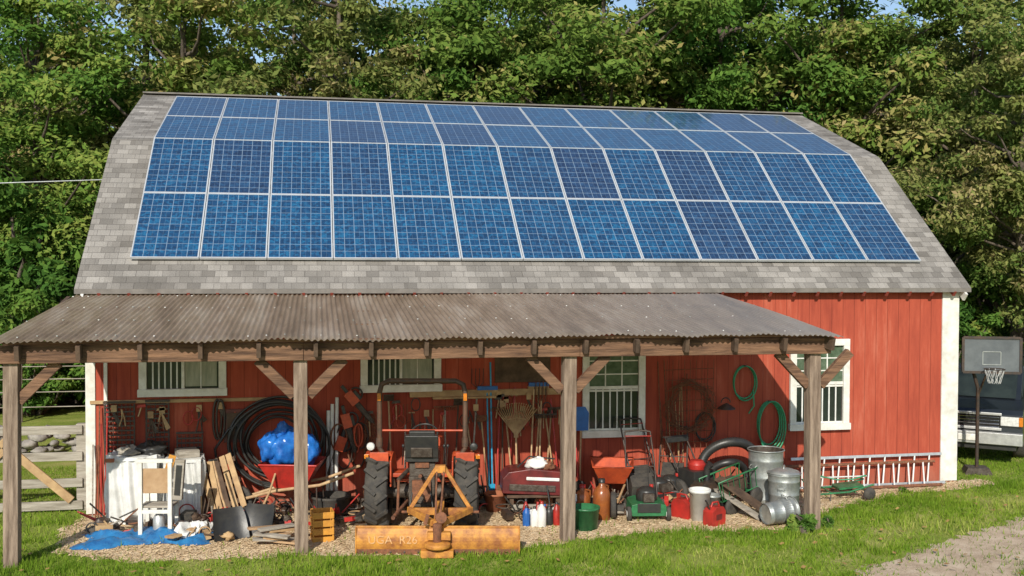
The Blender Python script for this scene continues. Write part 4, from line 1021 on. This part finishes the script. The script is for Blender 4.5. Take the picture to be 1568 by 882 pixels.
def f(b):
    for y in (-.22,.22): b.tube([(-.45,y,.1),(.1,y,.14),(.5,y,.26)],.016,"green_paint",8)
    for x in (-.4,-.2,0,.2,.4): b.tube([(x,-.22,.13),(x,.22,.13)],.011,"green_paint",6)
    b.box((.15,0,.2),(.4,.36,.03),"green_paint",(0,-.12,0));b.tube([(-.2,-.22,.1),(-.22,-.25,.0)],.012,"black_metal",6);b.tube([(.3,-.22,.15),(.36,-.25,.0)],.012,"black_metal",6)
    b.lathe([(0,-.02),(.04,-.02),(.09,-.02),(.10,0),(.09,.02),(0,.02)],"black_rubber",T(.42,-.24,.12,rad(90),0,0),16)
    b.tube([(-.45,-.1,.1),(-.6,.0,.3),(-.3,.1,.34),(.0,.05,.28),(.2,-.1,.32),(.45,0,.36)],.012,"hose_green",6);b.tube([(-.5,.1,.3),(.5,.1,.33)],.012,"white_plastic",6)
simple("garden_seat_cart",f,(11.05,-1.05,0),(0,0,rad(-8)))
def f(b):
    rg=random.Random(4)
    for i in range(7): b.tube([(i*.04,0,0),(i*.04+rg.uniform(-.05,.05),.2,rg.uniform(1.0,1.7))],.010,rg.choice(["rusty_metal","white_plastic","red_paint","grey_wood"]),6)
simple("steel_rods",f,(-.45,-.52,0))
for i,(x,y,w) in enumerate(((1.35,-1.25,1),(1.95,-.75,1),(3.2,-.75,1),(6.9,-1.1,1),(8.35,-1.35,1),(9.9,-.7,1),(5.0,-.6,1),(0.1,-1.3,.7),(2.0,-1.5,1),(3.0,-1.4,.8),(5.9,-1.5,.8),(7.2,-1.4,.9),(8.9,-.7,1),(1.3,-1.9,.6),(4.9,-.9,.7))):
    def g(b,i=i,w=w):
        rg=random.Random(14+i)
        for j in range(28):
            k=rg.randrange(4);p=(rg.uniform(-.42,.42),rg.uniform(-.22,.22),rg.uniform(.03,.22*w));m=rg.choice(["black_plastic","grimy_metal","grey_wood","rusty_metal","tan_wood","red_paint","black_rubber","black_metal","dark_wood"])
            if k==0: b.box(p,(rg.uniform(.08,.26),rg.uniform(.05,.16),rg.uniform(.03,.10)),m,(rg.uniform(-.3,.3),rg.uniform(-.3,.3),rg.uniform(0,3)))
            elif k==1: b.tube([p,(p[0]+rg.uniform(-.3,.3),p[1]+rg.uniform(-.1,.1),p[2]+rg.uniform(0,.4)*w)],.012,m,6)
            elif k==2: b.blob(p,(.08,.07,.05),m,j,.35,8)
            else: b.tube(arc(p,rg.uniform(.06,.14),0,330,14,rg.choice(['xy','xz'])),.01,m,6)
    simple("scrap_pile",g,(x,y,0))

# ------------------------------------------------------------------ fence, stone wall, left field
def f(b):
    for x in (-.72,-2.6,-4.6): b.box((x,.15,.66),(.15,.13,1.32),"grey_wood")
    for z in (.10,.44,.84,1.24): b.box((-2.7,.06,z),(4.0,.04,.13),"grey_wood")
    b.beam((-1.85,.02,1.1),(-.85,.02,.18),.04,.12,"tan_wood")
    b.beam((-2.6,.02,.2),(-1.7,.02,1.05),.04,.10,"tan_wood")
simple("wooden_fence",f,None,None,.004)
def f(b):
    rg=random.Random(3)
    for i in range(150):
        x=-9+rg.random()*8.2;row=rg.randrange(4)
        b.blob((x,5.2+rg.uniform(-.15,.15),.08+row*.13),(rg.uniform(.08,.2),.16,rg.uniform(.05,.09)),"stone",i,.2,6)
simple("stone_wall",f)
def f(b):
    for i in range(9): b.tube([(-12+i*1.6,9.5,0),(-12+i*1.6,9.5,1.35)],.05,"grey_wood",8)
    for z in (.35,.7,1.0,1.3): b.tube([(-12,9.5,z),(.8,9.5,z)],.012,"grey_wood",5)
simple("wire_fence",f)
def f(b): b.tube([(-.62,2.0,5.15),(-3,1.7,5.0),(-6,1.2,4.92),(-12,.2,5.05)],.012,"galvanized",6)
simple("overhead_cable",f)

# ------------------------------------------------------------------ basketball hoop
def f(b):
    b.tube([(0,0,0),(0,0,1.55),(-.12,-.05,1.95)],.032,"black_metal",10)
    b.prism([(-.24,0),(.24,0),(.18,.12),(-.18,.12)],.34,"grimy_metal")
    b.box((.18,-.18,2.16),(.92,.03,.62),"board_clear")
    for z in (1.85,2.47): b.box((.18,-.19,z),(.96,.05,.045),"black_metal")
    for x in (-.30,.66): b.box((x,-.19,2.16),(.045,.052,.62),"black_metal")
    for (x,z,w,h) in ((.18,2.22,.30,.012),(.18,1.99,.30,.012),(.03,2.1,.012,.23),(.33,2.1,.012,.23)): b.box((x,-.2,z),(w,.012,h),"galvanized")
    c=(.18,-.40,1.93);b.tube(arc(c,.17,0,360,20,'xy')[:-1],.010,"black_metal",6,True)
    for i in range(10):
        a=2*math.pi*i/10;b.tube([(c[0]+.17*math.cos(a),c[1]+.17*math.sin(a),c[2]),(c[0]+.10*math.cos(a+.5),c[1]+.10*math.sin(a+.5),c[2]-.25)],.005,"net_white",4);b.tube([(c[0]+.17*math.cos(a),c[1]+.17*math.sin(a),c[2]),(c[0]+.10*math.cos(a-.5),c[1]+.10*math.sin(a-.5),c[2]-.25)],.005,"net_white",4)
    b.tube([(-.1,-.02,1.9),(.0,-.17,2.3)],.02,"black_metal",6);b.tube([(-.0,0,1.4),(.15,-.17,1.95)],.02,"black_metal",6)
simple("basketball_hoop",f,(14.50,.35,0),(0,0,rad(-22)))

# ------------------------------------------------------------------ pickup truck (front faces -x local)
def f(b):
    W=1.85
    b.prism([(0,.42),(0,.62),(.03,.95),(.12,1.03),(1.35,1.12),(5.3,1.10),(5.35,.5),(4.7,.45),(4.6,.75),(4.25,.86),(3.9,.75),(3.8,.42),(1.55,.42),(1.45,.75),(1.08,.88),(.72,.75),(.62,.42)],W,"truck_paint")
    b.prism([(1.22,1.10),(1.85,1.68),(1.98,1.72),(3.1,1.72),(3.25,1.66),(3.45,1.10)],W-.22,"truck_paint")
    b.prism([(1.20,1.13),(1.80,1.64),(1.86,1.64),(1.30,1.13)],W-.40,"dark_glass")
    for s in (-1,1):
        b.prism([(1.45,1.14),(1.90,1.62),(2.45,1.62),(2.45,1.14)],.02,"dark_glass",T(0,s*(W/2-.105),0));b.prism([(2.52,1.14),(2.52,1.62),(3.08,1.62),(3.26,1.14)],.02,"dark_glass",T(0,s*(W/2-.105),0))
        for xx in (1.08,4.25):
            b.lathe([(0,-.12),(.2,-.12),(.24,-.1),(.36,-.11),(.38,-.06),(.38,.06),(.36,.11),(.24,.1),(.2,.12),(0,.12)],"black_rubber",T(xx,s*(W/2-.11),.38,rad(90),0,0),28);b.lathe([(0,-.13),(.05,-.13),(.21,-.11),(.23,-.12),(.23,.12),(.21,.11),(.05,.13),(0,.13)],"aluminium",T(xx,s*(W/2-.11),.38,rad(90),0,0),24)
        b.box((-.03,s*.72,.84),(.06,.34,.17),"lamp_glass");b.box((-.02,s*.895,.84),(.1,.07,.17),"amber");b.box((1.55,s*(W/2+.1),1.18),(.1,.2,.14),"truck_paint")
    b.box((-.02,0,.82),(.05,1.08,.26),"interior_dark")
    for z in (.72,.78,.84,.9): b.box((-.05,0,z),(.02,1.06,.02),"chrome")
    b.box((-.05,0,.965),(.05,1.14,.05),"aluminium");b.box((-.05,0,.685),(.05,1.14,.05),"aluminium")
    b.box((-.10,0,.52),(.18,W+.02,.22),"aluminium");b.box((-.2,0,.52),(.02,.34,.12),"white_paint");b.box((-.06,0,.36),(.1,W-.2,.12),"black_plastic")
simple("pickup_truck",f,(14.98,1.30,0),(0,0,rad(50)),.03)
def f(b):
    W=1.7
    b.prism([(0,.35),(0,.65),(.1,.8),(.9,.9),(4.2,.92),(4.3,.4),(3.6,.35),(.7,.35)],W,"truck_paint");b.prism([(.9,.9),(1.6,1.38),(3.0,1.4),(3.8,.92)],W-.25,"dark_glass");b.prism([(1.5,1.36),(1.65,1.42),(2.95,1.43),(3.1,1.36)],W-.3,"truck_paint")
    for s in (-1,1):
        for x in (.75,3.4): b.lathe([(0,-.1),(.2,-.1),(.3,-.09),(.31,0),(.3,.09),(.2,.1),(0,.1)],"black_rubber",T(x,s*(W/2-.08),.31,rad(90),0,0),22)
        b.box((-.01,s*.6,.66),(.05,.3,.12),"lamp_glass")
simple("parked_car",f,(19.5,7.5,0),(0,0,rad(20)),.03)

# ------------------------------------------------------------------ light
tv=Vector((.36,1,-.66)).normalized()
sun=bpy.data.lights.new("sun",'SUN');sun.energy=5.0;sun.angle=rad(.5);sun.color=(1,.94,.83)
so=bpy.data.objects.new("sun",sun);scene.collection.objects.link(so);so.rotation_euler=tv.to_track_quat('-Z','Y').to_euler();so.location=(-20,-40,30)
el=math.asin(-tv.z)
w=bpy.data.worlds.new("World");scene.world=w;w.use_nodes=True;nt=w.node_tree
sk=nt.nodes.new("ShaderNodeTexSky");sk.sky_type='NISHITA';sk.sun_disc=False;sk.sun_elevation=el;sk.sun_rotation=rad(180)+math.atan2(.36,1);sk.air_density=1;sk.dust_density=.4
bg=nt.nodes["Background"];bg.inputs[1].default_value=.135;nt.links.new(sk.outputs[0],bg.inputs[0])
scene.view_settings.view_transform='Standard';scene.view_settings.look='None';scene.view_settings.exposure=0;scene.view_settings.gamma=1

# ------------------------------------------------------------------ camera
yaw,pit,rol=.1872,-.0250,.0036
F_=Vector((math.sin(yaw)*math.cos(pit),math.cos(yaw)*math.cos(pit),math.sin(pit)))
R_=F_.cross(Vector((0,0,1))).normalized();U_=R_.cross(F_)
R2=R_*math.cos(rol)+U_*math.sin(rol);U2=-R_*math.sin(rol)+U_*math.cos(rol)
cam=bpy.data.cameras.new("camera");cam.lens=36.86;cam.sensor_width=36;cam.clip_end=1500
co=bpy.data.objects.new("camera",cam);scene.collection.objects.link(co)
M=Matrix((R2,U2,-F_)).transposed().to_4x4();M.translation=(2.7258,-16.6194,3.7912);co.matrix_world=M
scene.camera=co
